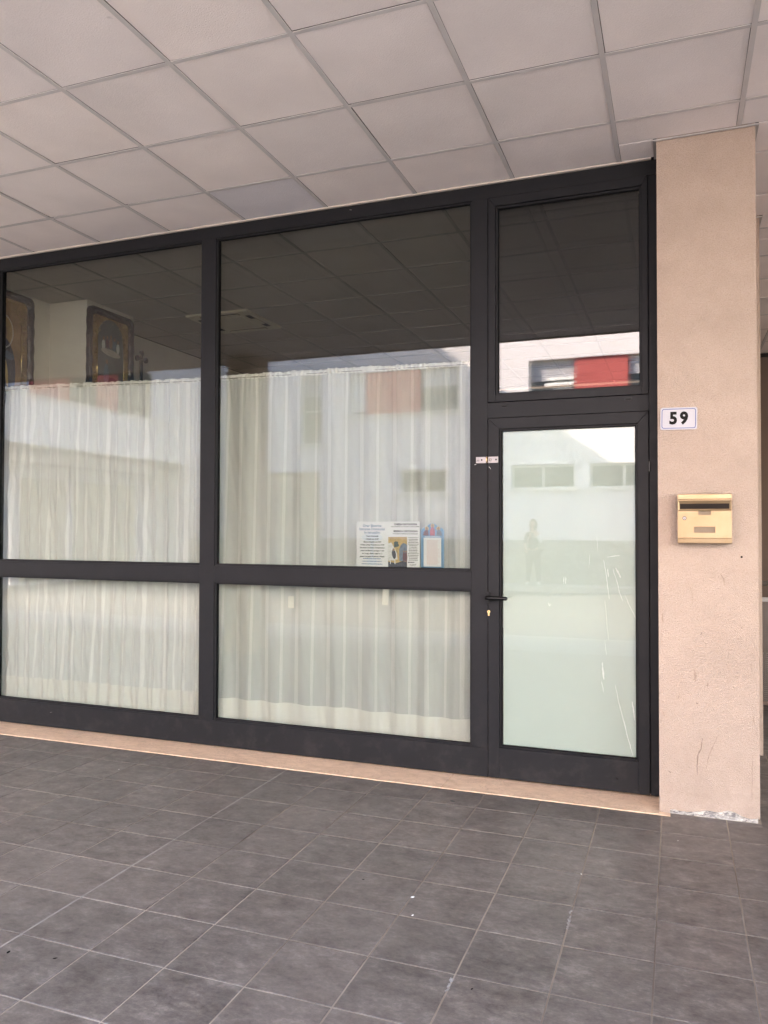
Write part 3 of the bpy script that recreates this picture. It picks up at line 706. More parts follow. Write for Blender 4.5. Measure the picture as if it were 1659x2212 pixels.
# ================================================================== CURTAINS
M_CUR2 = m_curtain('sheer_striped_curtain', (0.64,0.665,0.63), (0.70,0.712,0.668), 0.89, 0.135)
M_CUR1 = m_curtain('crumpled_striped_curtain', (0.80,0.815,0.775), (0.88,0.885,0.84), 0.91, 0.105)
M_HEM = m_curtain('curtain_hem', (0.88,0.87,0.79), (0.88,0.87,0.80), 0.98, 0.108, True)
def curtain(name, label, XT0, XT1, XB0, XB1, ZT0, ZT1, ZB, hem, amp, wl_, crumple, mat, seed, y=0.125, group='striped net curtains behind the shop windows'):
    t = thing(name, ((XT0+XT1)/2, y, ZB), label, 'curtain', group)
    ox = (XT0+XT1)/2
    W = XT1-XT0; nu = int(W/0.0085); nv = 110
    def pt(u, z, yoff=0.0):
        # u 0..1 across, z height
        zt = ZT0*(1-u)+ZT1*u; f = (z-ZB)/(zt-ZB)
        x = (XB0*(1-u)+XB1*u)*(1-f)+(XT0*(1-u)+XT1*u)*f
        s = x*2*math.pi/wl_
        ph = 1.6*noise.noise((x*1.7, seed, z*0.28)) + 0.5*noise.noise((x*5, seed+3, z*0.7))
        a = amp*(0.55+0.9*abs(noise.noise((x*2.3, seed+9, z*0.35))))
        a *= 1-0.45*max(0, (f-0.93)/0.07)
        sm = 1.0 if crumple > 0.006 else 0.35
        d = a*(math.sin(s+2.6*ph)+0.35*sm*math.sin(2.1*s+1.3+3*ph)+0.22*sm*math.sin(3.7*s+4*ph))
        # tight shirring just under the rod fades out downwards
        g = math.exp(-(zt-0.03-z)/0.12) if z < zt-0.03 else 1.0
        d += 0.0055*g*math.sin(x*2*math.pi/0.032+2*noise.noise((x*8, seed, 1)))
        d += crumple*(noise.noise((x*16, seed, z*5.0)))+crumple*0.8*noise.noise((x*34+z*6, seed+5, z*3.2))+crumple*0.5*abs(noise.noise((x*12-z*7, seed+15, z*2.1+x*3)))
        d += 0.03*noise.noise((x*0.9, seed+2, z*0.5))
        xx = x + 0.006*noise.noise((x*9, seed+7, z*0.9))*(1-f)
        return Vector((xx-ox, d+yoff, z-ZB))
    def sheet(nm, zlo, zhi, n, m, yoff=0.0, par=t, ruffle=False):
        bm = bmesh.new(); uvl = bm.loops.layers.uv.new('UVMap'); G = []
        arc = 0
        for i in range(nu+1):
            u = i/nu; zt = ZT0*(1-u)+ZT1*u; col = []
            for j in range(n+1):
                a = zlo(u, zt); b = zhi(u, zt); z = a+(b-a)*j/n
                col.append((bm.verts.new(pt(u, z, yoff)), u*W*1.22, z))
            G.append(col)
        for i in range(nu):
            for j in range(n):
                q = (G[i][j], G[i+1][j], G[i+1][j+1], G[i][j+1]); f = bm.faces.new([k[0] for k in q]); f.smooth = True
                for lp, k in zip(f.loops, q): lp[uvl].uv = (k[1], k[2])
        me = bpy.data.meshes.new(nm); bm.to_mesh(me); bm.free(); me.materials.append(m)
        return obj(nm, me, parent=par)
    hemz = lambda u, zt: ZB+hem+0.006*noise.noise((u*9, seed, 0))
    sheet('fabric', hemz, lambda u, zt: zt-0.032, nv, mat)
    sheet('hem', lambda u, zt: ZB+0.008*noise.noise((u*7, seed, 4)), lambda u, zt: hemz(u, zt)+0.002, 10, M_HEM, -0.0015)
    # gathered heading above the rod
    bm = bmesh.new(); G = []
    n2 = int(W/0.004)
    for i in range(n2+1):
        u = i/n2; zt = ZT0*(1-u)+ZT1*u; x = XT0*(1-u)+XT1*u
        rr = 0.5+0.5*math.sin(x*2*math.pi/0.060+1.5*noise.noise((x*6, seed, 8)))
        top = zt+0.004*rr+0.004*noise.noise((x*22, seed, 0)); dd = 0.007*math.sin(x*2*math.pi/0.030+2*noise.noise((x*8, seed, 1)))
        p = pt(u, zt-0.030)
        G.append([bm.verts.new((p.x, p.y-0.002, zt-0.034-ZB)), bm.verts.new((p.x, p.y-0.010+dd*0.6, zt-0.018-ZB)), bm.verts.new((p.x, p.y-0.004+dd, top-0.006-ZB)), bm.verts.new((p.x, p.y+0.004+dd, top-ZB)), bm.verts.new((p.x, p.y+0.012, top-0.012-ZB))])
    for i in range(n2):
        for j in range(4): f = bm.faces.new((G[i][j], G[i+1][j], G[i+1][j+1], G[i][j+1])); f.smooth = True
    obj('heading', bm, M_HEM, t)
    # thin rod seen through the heading
    bm = bmesh.new(); tube(bm, [(XT0-ox-0.004, -0.016, ZT0-ZB-0.0245), (XT1-ox+0.02, -0.016, ZT1-ZB-0.0245)], 0.0026, 6)
    r = obj('rod', bm, M_STEEL, t); r.data.materials[0] = plain('rod_paint', (0.30,0.31,0.28), 0.5)
    bm = bmesh.new(); k = 0; x = XT0+0.06
    while x < XT1-0.02:
        u = (x-XT0)/W; zt = ZT0*(1-u)+ZT1*u; box(bm, x-ox-0.003, x-ox+0.003, -0.0205, -0.0175, zt-ZB-0.036, zt-ZB-0.014); x += 0.083+0.02*noise.noise((x*5, seed, 2))
    o = obj('hooks', bm, M_HEM, t); o['kind'] = 'stuff'
    return t
c1 = curtain('curtain', 'crumpled striped net curtain behind the left window', -5.205, -3.265, -5.30, -3.262, 2.566, 2.516, 0.168, 0.162, 0.018, 0.125, 0.013, M_CUR1, 3.1, 0.118)
c2 = curtain('curtain', 'smoother striped net curtain behind the window with the posters', -3.247, -1.34, -3.29, -1.34, 2.522, 2.497, 0.158, 0.150, 0.022, 0.215, 0.004, M_CUR2, 7.7, 0.112)
c3 = curtain('curtain', 'striped net curtain beyond the left edge of the photograph', -7.0, -5.30, -7.0, -5.36, 2.54, 2.54, 0.168, 0.155, 0.013, 0.12, 0.006, M_CUR1, 13.1, 0.20)
# added white sheet behind the right curtain, imitating a bright reflection in the glass
bm = bmesh.new(); L = bpy.data.materials.new
top = [(-3.3,0.955),(-3.0,0.95),(-2.6,0.93),(-2.2,0.915),(-1.8,0.90),(-1.34,0.86)]
bot = [(-3.3,0.66),(-3.08,0.60),(-2.95,0.655),(-2.74,0.60),(-2.70,0.42),(-2.56,0.52),(-2.38,0.60),(-2.2,0.64),(-2.0,0.60),(-1.82,0.55),(-1.80,0.36),(-1.66,0.30),(-1.55,0.50),(-1.34,0.52)]
prism(bm, [(a-c2.location.x, b-0.158) for a, b in top]+[(a-c2.location.x, b-0.158) for a, b in bot[::-1]], 0.065, 0.068)
obj('reflection_sheet', bm, M_HEM, c2)

# ================================================================== POSTERS on the inside of the glass
PY = 0.0545
M_LBLUE = plain('pale_blue_ink', (0.10,0.19,0.33), 0.6, 0.05); M_PBLUE = plain('calendar_blue', (0.085,0.24,0.40), 0.6, 0.12, 60)
M_WATER = plain('pale_watermark', (0.60,0.66,0.70), 0.6, 0.04); M_YEL = plain('picture_ochre', (0.50,0.34,0.11), 0.6, 0.25, 30)
M_PIC1 = plain('picture_blue_grey', (0.12,0.17,0.22), 0.6, 0.35, 60); M_PIC2 = plain('picture_dark', (0.014,0.018,0.03), 0.6, 0.5, 60); M_PIC3 = plain('picture_pale', (0.60,0.62,0.58), 0.6, 0.15, 60)
M_PIC4 = plain('picture_maroon', (0.12,0.035,0.04), 0.6, 0.3, 60); M_PIC5 = plain('picture_green', (0.02,0.055,0.045), 0.6, 0.4, 60); M_SKIN0 = plain('picture_skin', (0.28,0.15,0.08), 0.6, 0.2, 60)
def sheet_box(name, m, par, x0, x1, z0, z1, y=0.0, th=0.0004): return bx(name, m, par, x0, x1, y, y+th, z0, z1)
def greek(par, x0, x1, z0, z1, n, m, name='small_print', ragged=0.15, h=0.45, seed=0, center=False, words=True):
    rnd = random.Random(seed); bm = bmesh.new(); dz = (z1-z0)/n
    for i in range(n):
        z = z1-(i+0.5)*dz; W = x1-x0; l = W*(1-rnd.random()*ragged); a = x0+(W-l)/2 if center else x0; e = a+l; x = a
        while x < e-0.001:
            w = rnd.uniform(0.004, 0.012) if words else e-x; w = min(w, e-x)
            box(bm, x, x+w, -0.0006, -0.0002, z-dz*h/2, z+dz*h/2); x += w+0.0018
    o = obj(name, bm, m, par); o['kind'] = 'stuff'; return o
def ellipse(bm, cx, cz, a, b, y0, y1, n=16, rot=0): prism(bm, [(cx+a*math.cos(t)*math.cos(rot)-b*math.sin(t)*math.sin(rot), cz+a*math.cos(t)*math.sin(rot)+b*math.sin(t)*math.cos(rot)) for t in [2*math.pi*i/n for i in range(n)]], y0, y1)
p1 = thing('poster', (-2.1075, PY, 1.2175), 'white timetable sheet in blue and black lettering, leftmost of three in the window', 'poster', 'papers stuck inside the window')
bm = bmesh.new(); prism(bm, [(-0.106, 0.0), (0.105, -0.001), (0.1055, 0.2935), (-0.105, 0.295)], 0, 0.0004); obj('sheet', bm, M_PAPER, p1)
bm = bmesh.new(); ellipse(bm, 0, 0.195, 0.073, 0.026, -0.0001, 0.0001); box(bm, -0.011, 0.011, -0.0001, 0.0001, 0.022, 0.168); ellipse(bm, 0, 0.045, 0.035, 0.022, -0.00012, 0.0001); obj('watermark', bm, M_WATER, p1)
for s, z, sz in (('Orar Biserica', 0.2685, 0.0235), ('Intrarea Domnului', 0.2475, 0.0235), ('In Ierusalim', 0.2265, 0.0235)):
    text('heading', s, sz, M_LBLUE, p1, (0, -0.0006, z), off=0.0004, sx=0.98)
body = ['Toate Duminicile', 'Utrenia ora 10.00', 'Sfanta Liturghie ora 9.00', 'Invitata Liturg Vecernie ora 17.00', 'De strada Cardinale Administrativa', 'orasul de Biserica aproape in mai', 'nr. in reg. cladiri, etajul nr. 5', 'gasesti pe pagina facebook Oficiala']
for i, s in enumerate(body):
    text('text_line', s, 0.0118, M_INK, p1, (0, -0.0006, 0.2035-i*0.0183), shear=0.3, off=0.00035)
greek(p1, -0.075, 0.075, 0.020, 0.070, 3, M_LBLUE, 'blue_print', 0.3, 0.3, 5, True)
p2 = thing('poster', (-1.8965, PY, 1.2175), 'white church sheet with a coloured picture, between the timetable and the blue calendar', 'poster', 'papers stuck inside the window')
sheet_box('sheet', M_PAPER, p2, -0.105, 0.105, 0.001, 0.296)
for s, z, sz, o_ in (('CHIESA ORTODOSSA', 0.2775, 0.0158, 0.0006), ("DELL'INGRESSO DEL SIGNORE A GERUSALEMME", 0.2635, 0.0086, 0.0001), ('BISERICA ORTODOXA', 0.2345, 0.0158, 0.0006), ('INTRAREA DOMNULUI IN IERUSALIM', 0.2190, 0.0098, 0.0001)):
    text('heading', s, sz, M_INK, p2, (0.012 if 'CH' in s or 'BIS' in s else 0.010, -0.0006, z), off=o_)
pic = sheet_box('picture', M_YEL, p2, -0.102, 0.022, 0.004, 0.200, -0.0003)
def shp(name, m, pts, y, par): bm = bmesh.new(); prism(bm, pts, y, y+0.0002); return obj(name, bm, m, par)
shp('hillside', M_PIC3, [(-0.102,0.055),(-0.102,0.16),(-0.082,0.165),(-0.062,0.13),(-0.045,0.10),(-0.04,0.06)], -0.0006, pic)
shp('ground', M_PIC2, [(-0.102,0.004),(0.022,0.004),(0.022,0.045),(-0.01,0.05),(-0.05,0.036),(-0.102,0.045)], -0.0007, pic)
shp('gatehouse', M_PIC1, [(-0.028,0.05),(-0.03,0.12),(-0.018,0.15),(-0.004,0.162),(0.012,0.158),(0.022,0.150),(0.022,0.05)], -0.0006, pic)
bm = bmesh.new(); ellipse(bm, -0.072, 0.072, 0.024, 0.020, -0.0009, -0.0007); ellipse(bm, -0.094, 0.062, 0.009, 0.013, -0.0009, -0.0007); box(bm, -0.090, -0.085, -0.0009, -0.0007, 0.03, 0.06); box(bm, -0.060, -0.055, -0.0009, -0.0007, 0.03, 0.06); obj('donkey', bm, M_PIC3, pic)
bm = bmesh.new(); ellipse(bm, -0.064, 0.092, 0.013, 0.030, -0.0012, -0.0010, rot=0.15); obj('rider', bm, M_PIC2, pic)
bm = bmesh.new(); ellipse(bm, -0.066, 0.120, 0.007, 0.008, -0.0013, -0.0011); obj('face', bm, M_SKIN0, pic)
bm = bmesh.new()
for a, b, c, d in ((-0.052,0.160,0.013,0.012),(-0.045,0.148,0.015,0.011),(-0.056,0.145,0.009,0.012),(-0.044,0.164,0.009,0.008)): ellipse(bm, a, b, c, d, -0.0010-a*0.002, -0.0008-a*0.002, 9)
box(bm, -0.046, -0.043, -0.0009, -0.0007, 0.10, 0.145); obj('tree', bm, M_PIC1 if False else M_PIC5, pic)
bm = bmesh.new()
for x in (0.0, 0.010, 0.018): ellipse(bm, x, 0.075, 0.006, 0.032, -0.0011, -0.0009, 10); 
obj('crowd', bm, M_PIC4, pic)
bm = bmesh.new()
for x in (0.0, 0.010, 0.018): ellipse(bm, x, 0.110, 0.0045, 0.005, -0.0012, -0.0010, 10)
obj('faces', bm, M_SKIN0, pic)
greek(p2, 0.028, 0.098, 0.052, 0.200, 15, M_INK, 'small_print', 0.3, 0.34, 7, True); greek(p2, 0.028, 0.07, 0.038, 0.048, 1, M_INK, 'small_print', 0.1, 0.5, 8); greek(p2, 0.040, 0.085, 0.018, 0.034, 2, M_INK, 'small_print', 0.2, 0.3, 9)
p3 = thing('calendar', (-1.7105, PY, 1.2175), 'blue arched calendar card with three robed figures, rightmost paper in the window', 'calendar', 'papers stuck inside the window')
def arch(s=0.0):
    pts = [(-0.074+s, 0.0+s), (0.074-s, 0.0+s), (0.074-s, 0.235)]
    pts += [(0.040+(0.034-s)*math.cos(t), 0.235+(0.026-s)*math.sin(t)) for t in [R(a) for a in (20, 45, 70, 90)]]
    pts += [((0.036-s)*math.cos(t), 0.256+(0.028-s)*math.sin(t)) for t in [R(a) for a in (10, 35, 60, 90, 120, 145, 170)]]
    pts += [(-0.040+(0.034-s)*math.cos(t), 0.235+(0.026-s)*math.sin(t)) for t in [R(a) for a in (90, 110, 135, 160)]]
    pts += [(-0.074+s, 0.235)]
    return pts
bm = bmesh.new(); prism(bm, arch(), 0, 0.0008); obj('card', bm, plain('calendar_pale_blue', (0.24,0.40,0.53), 0.6, 0.05, 40), p3)
bm = bmesh.new(); prism(bm, arch(0.0035), -0.0002, 0.0001); obj('blue_field', bm, M_PBLUE, p3)
sheet_box('date_panel', M_PAPER, p3, -0.056, 0.056, 0.019, 0.196, -0.0006)
greek(p3, -0.036, 0.050, 0.03, 0.182, 26, plain('faded_red_ink', (0.55,0.36,0.33), 0.6), 'small_print', 0.25, 0.35, 11, False, True).location.y = -0.0006
bx('rule', M_WATER, p3, -0.040, -0.0385, -0.0010, -0.0007, 0.03, 0.185)
greek(p3, -0.048, 0.048, 0.198, 0.205, 1, M_PAPER, 'small_print', 0.0, 0.6, 12); greek(p3, -0.05, 0.05, 0.005, 0.013, 1, M_PAPER, 'small_print', 0.0, 0.7, 13)
for x, h, m in ((-0.041, 0.040, M_PIC4), (0, 0.058, plain('robe_rose', (0.42,0.09,0.10), 0.6, 0.3, 60)), (0.043, 0.040, plain('robe_grey', (0.12,0.15,0.17), 0.6, 0.3, 60))):
    lean = -x*0.25
    bm = bmesh.new(); ellipse(bm, x+lean*0.5, 0.212+h, 0.0125, 0.0125, -0.0005, -0.0003, 16); obj('halo', bm, M_YEL, p3)
    bm = bmesh.new(); prism(bm, [(x-0.017-abs(x)*0.05, 0.209), (x+0.017, 0.209), (x+0.015, 0.209+h*0.55), (x+0.006+lean*0.5, 0.209+h*0.9), (x-0.006+lean*0.5, 0.209+h*0.9), (x-0.015, 0.209+h*0.55)], -0.0009, -0.0006); obj('robed_figure', bm, m, p3)
    bm = bmesh.new(); ellipse(bm, x+lean*0.5, 0.212+h, 0.0065, 0.0082, -0.0012, -0.0010, 12); obj('head', bm, M_SKIN0, p3)
# strips of paper tape on the lower pane
o = bx('paper_tape', M_TAPE, None, -0.021, 0.021, 0.0, 0.0006, -0.039, 0.039); o.location = (-2.676, PY, 0.986); o.rotation_euler = (0, R(0.8), 0); tag(o, 'short strip of cream paper tape alone in the lower pane', 'tape', 'paper tape on the lower pane')
o = bx('paper_tape', M_TAPE, None, -0.021, 0.021, 0.0, 0.0006, -0.060, 0.060); o.location = (-2.016, PY, 1.05); o.rotation_euler = (0, R(3.0), 0); tag(o, 'cream paper tape hanging down from the middle rail, below the timetable', 'tape', 'paper tape on the lower pane')

# ================================================================== ROOM BEHIND THE GLASS
RH = H+0.005
bm = bmesh.new(); box(bm, -9.2, -0.3, 0.095, 7.0, -0.1, 0.002); tag(obj('room_floor', bm, M_ROOMFLOOR), kind='structure')
room = thing('room_wall', (-5.7, 3.5, 0), 'cream painted side wall of the room with the icons', 'wall')
bx('wall_face', M_ROOM, room, -0.25, 0.0, -3.40, -2.405, 0, RH); bx('pilaster', M_ROOM, room, -0.25, 0.425, -2.404, -1.76, 0, RH); bx('wall_face', M_ROOM, room, -0.25, -0.03, -1.759, 3.5, 0, RH)
bx('back_wall', M_ROOM, None, -9.2, -0.1, 7.0, 7.2, 0, RH); tag(bpy.data.objects['back_wall'], 'cream painted back wall of the shop room', 'wall')
sw = thing('partition_wall', (-0.2, 4.0, 0), 'stucco wall closing the shop room behind the two columns', 'wall')
bx('room_side', M_ROOM, sw, -0.15, -0.001, -3.69, 3.0, 0, RH); bx('outer_side', M_STUCCO, sw, 0.0, 0.10, -3.69, 3.0, 0, RH)
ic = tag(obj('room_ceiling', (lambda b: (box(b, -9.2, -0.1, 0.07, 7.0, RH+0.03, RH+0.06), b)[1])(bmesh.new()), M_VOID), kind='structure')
ix = [-4.11+0.6*k for k in range(-3, 7)]; iy = [0.068]+[0.69+0.6*k for k in range(0, 11)]
ixx = [-5.72]+[v for v in ix if v > -5.6]+[-0.2]
for i in range(len(ixx)-1):
    for j in range(len(iy)-1):
        x0, x1, y0, y1 = ixx[i], ixx[i+1], iy[j], iy[j+1]
        if x1-x0 < 0.1: continue
        c = ((x0+x1)/2, (y0+y1)/2, RH+0.0045)
        if abs(c[0]+4.41) < 0.2 and abs(c[1]-2.19) < 0.2: continue
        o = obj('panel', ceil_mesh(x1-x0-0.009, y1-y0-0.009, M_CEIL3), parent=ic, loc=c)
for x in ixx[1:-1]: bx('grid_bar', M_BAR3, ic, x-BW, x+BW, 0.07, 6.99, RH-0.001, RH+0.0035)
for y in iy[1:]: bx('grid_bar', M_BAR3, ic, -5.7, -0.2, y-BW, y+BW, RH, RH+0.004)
# ceiling cassette air conditioner
ac = thing('air_conditioner', (-4.41, 2.19, RH-0.002), 'cream ceiling cassette air conditioner inside the room', 'air conditioner')
M_AC = plain('cream_plastic', (0.66,0.60,0.47), 0.45, 0.04)
bm = bmesh.new(); box(bm, -0.34, 0.34, -0.35, 0.35, -0.022, 0.0)
bevel(bm, 0.006); obj('fascia', bm, M_AC, ac)
bm = bmesh.new(); box(bm, -0.20, 0.20, -0.21, 0.21, -0.030, -0.0225); bevel(bm, 0.004); obj('grille', bm, M_AC, ac)
for dx, dy, w, d in ((0, -0.27, 0.21, 0.026), (0, 0.27, 0.21, 0.026), (-0.265, 0, 0.026, 0.21), (0.265, 0, 0.026, 0.21)):
    l = bx('louvre_slot', M_GASKET, ac, dx-w, dx+w, dy-d, dy+d, -0.0245, -0.0222)
    bx('louvre', M_AC, l, dx-w*0.96, dx+w*0.96, dy-d*0.45, dy+d*0.45, -0.029, -0.0247, 0.001)
# framed icons on the side wall (frames face the room)
def icon(loc, w, h, label, kind):
    t = thing('framed_icon', loc, label, 'framed icon', 'gold framed icons on the side wall')
    # local: outline in (y,z), front towards +x
    def rr(w_, h_, r, dy=0.0): return [(a+dy, b) for a, b in rrect(w_, h_, r, 5)]
    def wavy(w_, h_, r, amp): 
        out = []
        pts = rrect(w_, h_, r, 5)
        for i in range(len(pts)):
            a, b = pts[i], pts[(i+1)%len(pts)]; n = max(1, int(math.hypot(b[0]-a[0], b[1]-a[1])/0.02))
            for k in range(n):
                f = k/n; x, z = a[0]*(1-f)+b[0]*f, a[1]*(1-f)+b[1]*f
                s = 1+amp*math.cos(12*math.pi*(z/h_)) if abs(z) < h_/2-r else 1
                out.append((x*s, z))
        return out
    W = wavy(w, h, 0.06, 0.012); I = [(x*(w-0.12)/w, z*(h-0.12)/h) for x, z in W]
    bm = bmesh.new(); n = len(W)
    V = [[bm.verts.new(p) for p in ((0, W[i][0], W[i][1]), (0.035, W[i][0], W[i][1]), (0.045, (W[i][0]+I[i][0])/2, (W[i][1]+I[i][1])/2), (0.022, I[i][0], I[i][1]), (0.0, I[i][0], I[i][1]))] for i in range(n)]
    for i in range(n):
        a, b = V[i], V[(i+1)%n]
        for k in range(5): f = bm.faces.new((a[k], b[k], b[(k+1)%5], a[(k+1)%5])); f.smooth = k in (1, 2)
    obj('frame', bm, M_ICONWOOD, t)
    w1, h1 = w-0.115, h-0.115
    bm = bmesh.new(); prism(bm, rrect(w1, h1, 0.02), 0.004, 0.010, 'X'); obj('backing', bm, plain('icon_ochre', (0.30,0.17,0.06), 0.4, 0.3, 8), t)
    # embossed gold border built of many small scrolls and beads
    bm = bmesh.new(); rnd = random.Random(kind*7+1)
    bw = 0.065
    for i in range(420):
        side = rnd.random()
        if side < 0.40: y, z = -w1/2+rnd.uniform(0, bw), rnd.uniform(-h1/2, h1/2)
        elif side < 0.80: y, z = w1/2-rnd.uniform(0, bw), rnd.uniform(-h1/2, h1/2)
        elif side < 0.9: y, z = rnd.uniform(-w1/2, w1/2), h1/2-rnd.uniform(0, bw*0.8)
        else:
            s_ = rnd.choice((-1, 1)); q = rnd.random(); y, z = s_*(w1/2-bw-rnd.random()*0.10*(1-q)), h1/2-bw-q*0.16
        m4 = Matrix.Translation((0.012, y, z)) @ Matrix.Rotation(rnd.uniform(0, 3.1), 4, 'X') @ Matrix.Diagonal((rnd.uniform(0.004, 0.010), rnd.uniform(0.006, 0.016), rnd.uniform(0.003, 0.006), 1))
        bmesh.ops.create_icosphere(bm, subdivisions=1, radius=1.0, matrix=m4)
    obj('gold_border', bm, M_GOLD, t, smooth=False)['kind'] = 'stuff'
    for s_ in (-1, 1):
        bm = bmesh.new(); tube(bm, [(0.016, s_*(w1/2-bw-0.004), -h1/2+0.01), (0.016, s_*(w1/2-bw-0.004), h1/2-0.20)], 0.0055, 8); obj('gilt_rod', bm, plain('polished_gilt', (0.75,0.55,0.22), 0.18, 0.05, 20, 0.95), t)
    def blob(name, m, y, z, a, b, x, rot=0, n=20):
        bm = bmesh.new(); prism(bm, [(y+a*math.cos(q)*math.cos(rot)-b*math.sin(q)*math.sin(rot), z+a*math.cos(q)*math.sin(rot)+b*math.sin(q)*math.cos(rot)) for q in [2*math.pi*i/n for i in range(n)]], x-0.002, x, 'X'); bevel(bm, 0.0008); return obj(name, bm, m, t)
    dk = plain('icon_dark_robe', (0.025,0.03,0.045), 0.4, 0.5, 10)
    if kind == 1:     # one standing figure with a halo
        blob('halo', plain('icon_halo', (0.42,0.27,0.09), 0.35, 0.2, 40, 0.5), 0.0, 0.10, 0.125, 0.155, 0.014)
        bm = bmesh.new()
        for i in range(44):
            a = 2*math.pi*i/44; bmesh.ops.create_icosphere(bm, subdivisions=1, radius=0.006, matrix=Matrix.Translation((0.017, 0.118*math.cos(a), 0.10+0.147*math.sin(a))))
        obj('beading', bm, M_PIC3, t)
        blob('head', M_SKIN0, 0.0, 0.09, 0.055, 0.075, 0.018)
        blob('figure', dk, 0.0, -0.24, 0.15, 0.30, 0.0165)
        blob('sleeve', plain('icon_blue_cloth', (0.05,0.09,0.14), 0.5, 0.4, 10), 0.075, -0.10, 0.06, 0.035, 0.019, -0.3)
        blob('stole', M_YEL, 0.05, -0.26, 0.014, 0.12, 0.0195, 0.12)
    else:             # an arched niche with a row of small figures above a cloud and a figure below
        bm = bmesh.new(); aw, ah = w1/2-bw-0.012, 0.0
        pts = [(aw*math.cos(R(a)), 0.16+aw*1.1*math.sin(R(a))) for a in range(0, 181, 12)]+[(-aw, -h1/2+0.01), (aw, -h1/2+0.01)]
        prism(bm, pts, 0.0105, 0.0135, 'X'); obj('niche', bm, plain('icon_slate', (0.11,0.12,0.11), 0.45, 0.15, 8), t)
        for i, y in enumerate((-0.10, -0.05, 0.0, 0.05, 0.10)):
            blob('small_figure', (M_PIC3, M_PIC4, M_SKIN0, M_PIC1, M_PIC3)[i], y, 0.135-abs(y)*0.3, 0.022, 0.050, 0.016)
            blob('small_head', M_SKIN0, y, 0.195-abs(y)*0.3, 0.013, 0.018, 0.018)
        blob('cloud', plain('icon_cloud', (0.42,0.40,0.34), 0.5, 0.25, 12), 0.0, 0.045, 0.135, 0.032, 0.0165, -0.08)
        blob('figure', M_PIC1, -0.06, -0.17, 0.035, 0.11, 0.016); blob('head', M_SKIN0, -0.055, -0.045, 0.016, 0.022, 0.018); blob('robe', dk, 0.02, -0.28, 0.11, 0.10, 0.015)
    return t
icon((-5.697, 0.535, 3.05), 0.68, 0.90, 'gold icon of a haloed robed figure at the left edge of the window', 1)
icon((-5.272, 1.395, 3.055), 0.62, 0.85, 'gold bordered icon with an arched panel, on the pilaster beside the wooden cross', 2)
cr = thing('wall_cross', (-5.729, 2.443, 3.245), 'small dark wooden cross with rounded ends on the side wall', 'cross')
cr.scale = (1, 0.70, 0.70)
M_CW = plain('dark_cross_wood', (0.02,0.010,0.006), 0.45, 0.3, 30)
bm = bmesh.new(); box(bm, 0, 0.018, -0.024, 0.024, -0.28, 0.15); obj('upright', bm, M_CW, cr)
bx('cross_bar', M_CW, cr, 0.001, 0.017, -0.10, 0.10, 0.045, 0.085)
for y, z in ((0, 0.155), (-0.105, 0.065), (0.105, 0.065)):
    bm = bmesh.new(); bmesh.ops.create_cone(bm, cap_ends=True, segments=14, radius1=0.043, radius2=0.043, depth=0.018, matrix=Matrix.Translation((0.0105, y, z)) @ Matrix.Rotation(R(90), 4, 'Y')); obj('rounded_end', bm, M_CW, cr)
# dark tall icon stand deeper in the room
st = thing('icon_stand', (-5.35, 4.35, 0), 'tall dark rounded icon stand standing deep in the room', 'icon stand')
bm = bmesh.new(); prism(bm, [(a, b+1.75) for a, b in rrect(0.75, 3.3, 0.12)], -0.12, 0.12, 'X'); obj('board', bm, M_ICONWOOD, st)
bx('gilt_panel', M_GOLD, st, 0.121, 0.128, -0.27, 0.27, 0.5, 3.1)

# ================================================================== PASSAGE at the right
pw = tag(bx('passage_wall', M_BROWN, None, 0.0, 9, 5.9, 6.1, -0.2, H+0.03), 'brown painted wall at the far end of the side passage', 'wall')
rl = thing('railing', (0.6, 2.6, 0), 'metal railing with a perforated panel behind the columns', 'railing')
bm = bmesh.new(); tube(bm, [(-0.55, 0, 1.025), (3.2, 0, 1.025)], 0.021, 12); obj('handrail', bm, M_STEEL, rl)
bx('top_frame', plain('grey_metal', (0.20,0.19,0.18), 0.4, 0.05, 10, 0.4), rl, -0.5, 3.2, -0.015, 0.015, 0.875, 0.91, 0.002)
bx('bottom_frame', M_BROWN, rl, -0.5, 3.2, -0.015, 0.015, 0.03, 0.06, 0.002)
bx('perforated_panel', m_perf(), rl, -0.5, 3.2, -0.002, 0.002, 0.06, 0.875)
for x in (-0.52, 1.3, 3.2): bx('post', M_BROWN, rl, x-0.02, x+0.02, -0.02, 0.02, 0.0, 1.005, 0.002)

# ================================================================== ACROSS THE ROAD (seen in the glass)
def wall_holes(bm, x0, x1, z0, z1, holes, y, depth):
    X = sorted({x0, x1, *[h[0] for h in holes], *[h[1] for h in holes]}); Z = sorted({z0, z1, *[h[2] for h in holes], *[h[3] for h in holes]})
    for i in range(len(X)-1):
        for j in range(len(Z)-1):
            cx, cz = (X[i]+X[i+1])/2, (Z[j]+Z[j+1])/2
            if any(h[0] < cx < h[1] and h[2] < cz < h[3] for h in holes): continue
            bm.faces.new([bm.verts.new(p) for p in ((X[i], y, Z[j]), (X[i+1], y, Z[j]), (X[i+1], y, Z[j+1]), (X[i], y, Z[j+1]))])
    for a, b, c, d in holes:
        for q in (((a,c),(b,c)), ((b,c),(b,d)), ((b,d),(a,d)), ((a,d),(a,c))):
            (p, r_), (s_, t_) = q
            bm.faces.new([bm.verts.new(v) for v in ((p, y, r_), (s_, y, t_), (s_, y-depth, t_), (p, y-depth, r_))])
OY = -16.0
ob = thing('building', (0, 0, 0), 'white rendered building with red window panels across the road, mirrored in the glass', 'building')
low = [(-12.4,-9.97,1.17,3.10), (-7.52,-6.20,2.42,3.08), (-4.40,-2.74,2.50,3.14), (-2.38,-0.70,2.50,3.14), (0.7,2.4,2.50,3.14), (3.6,5.2,2.50,3.14)]
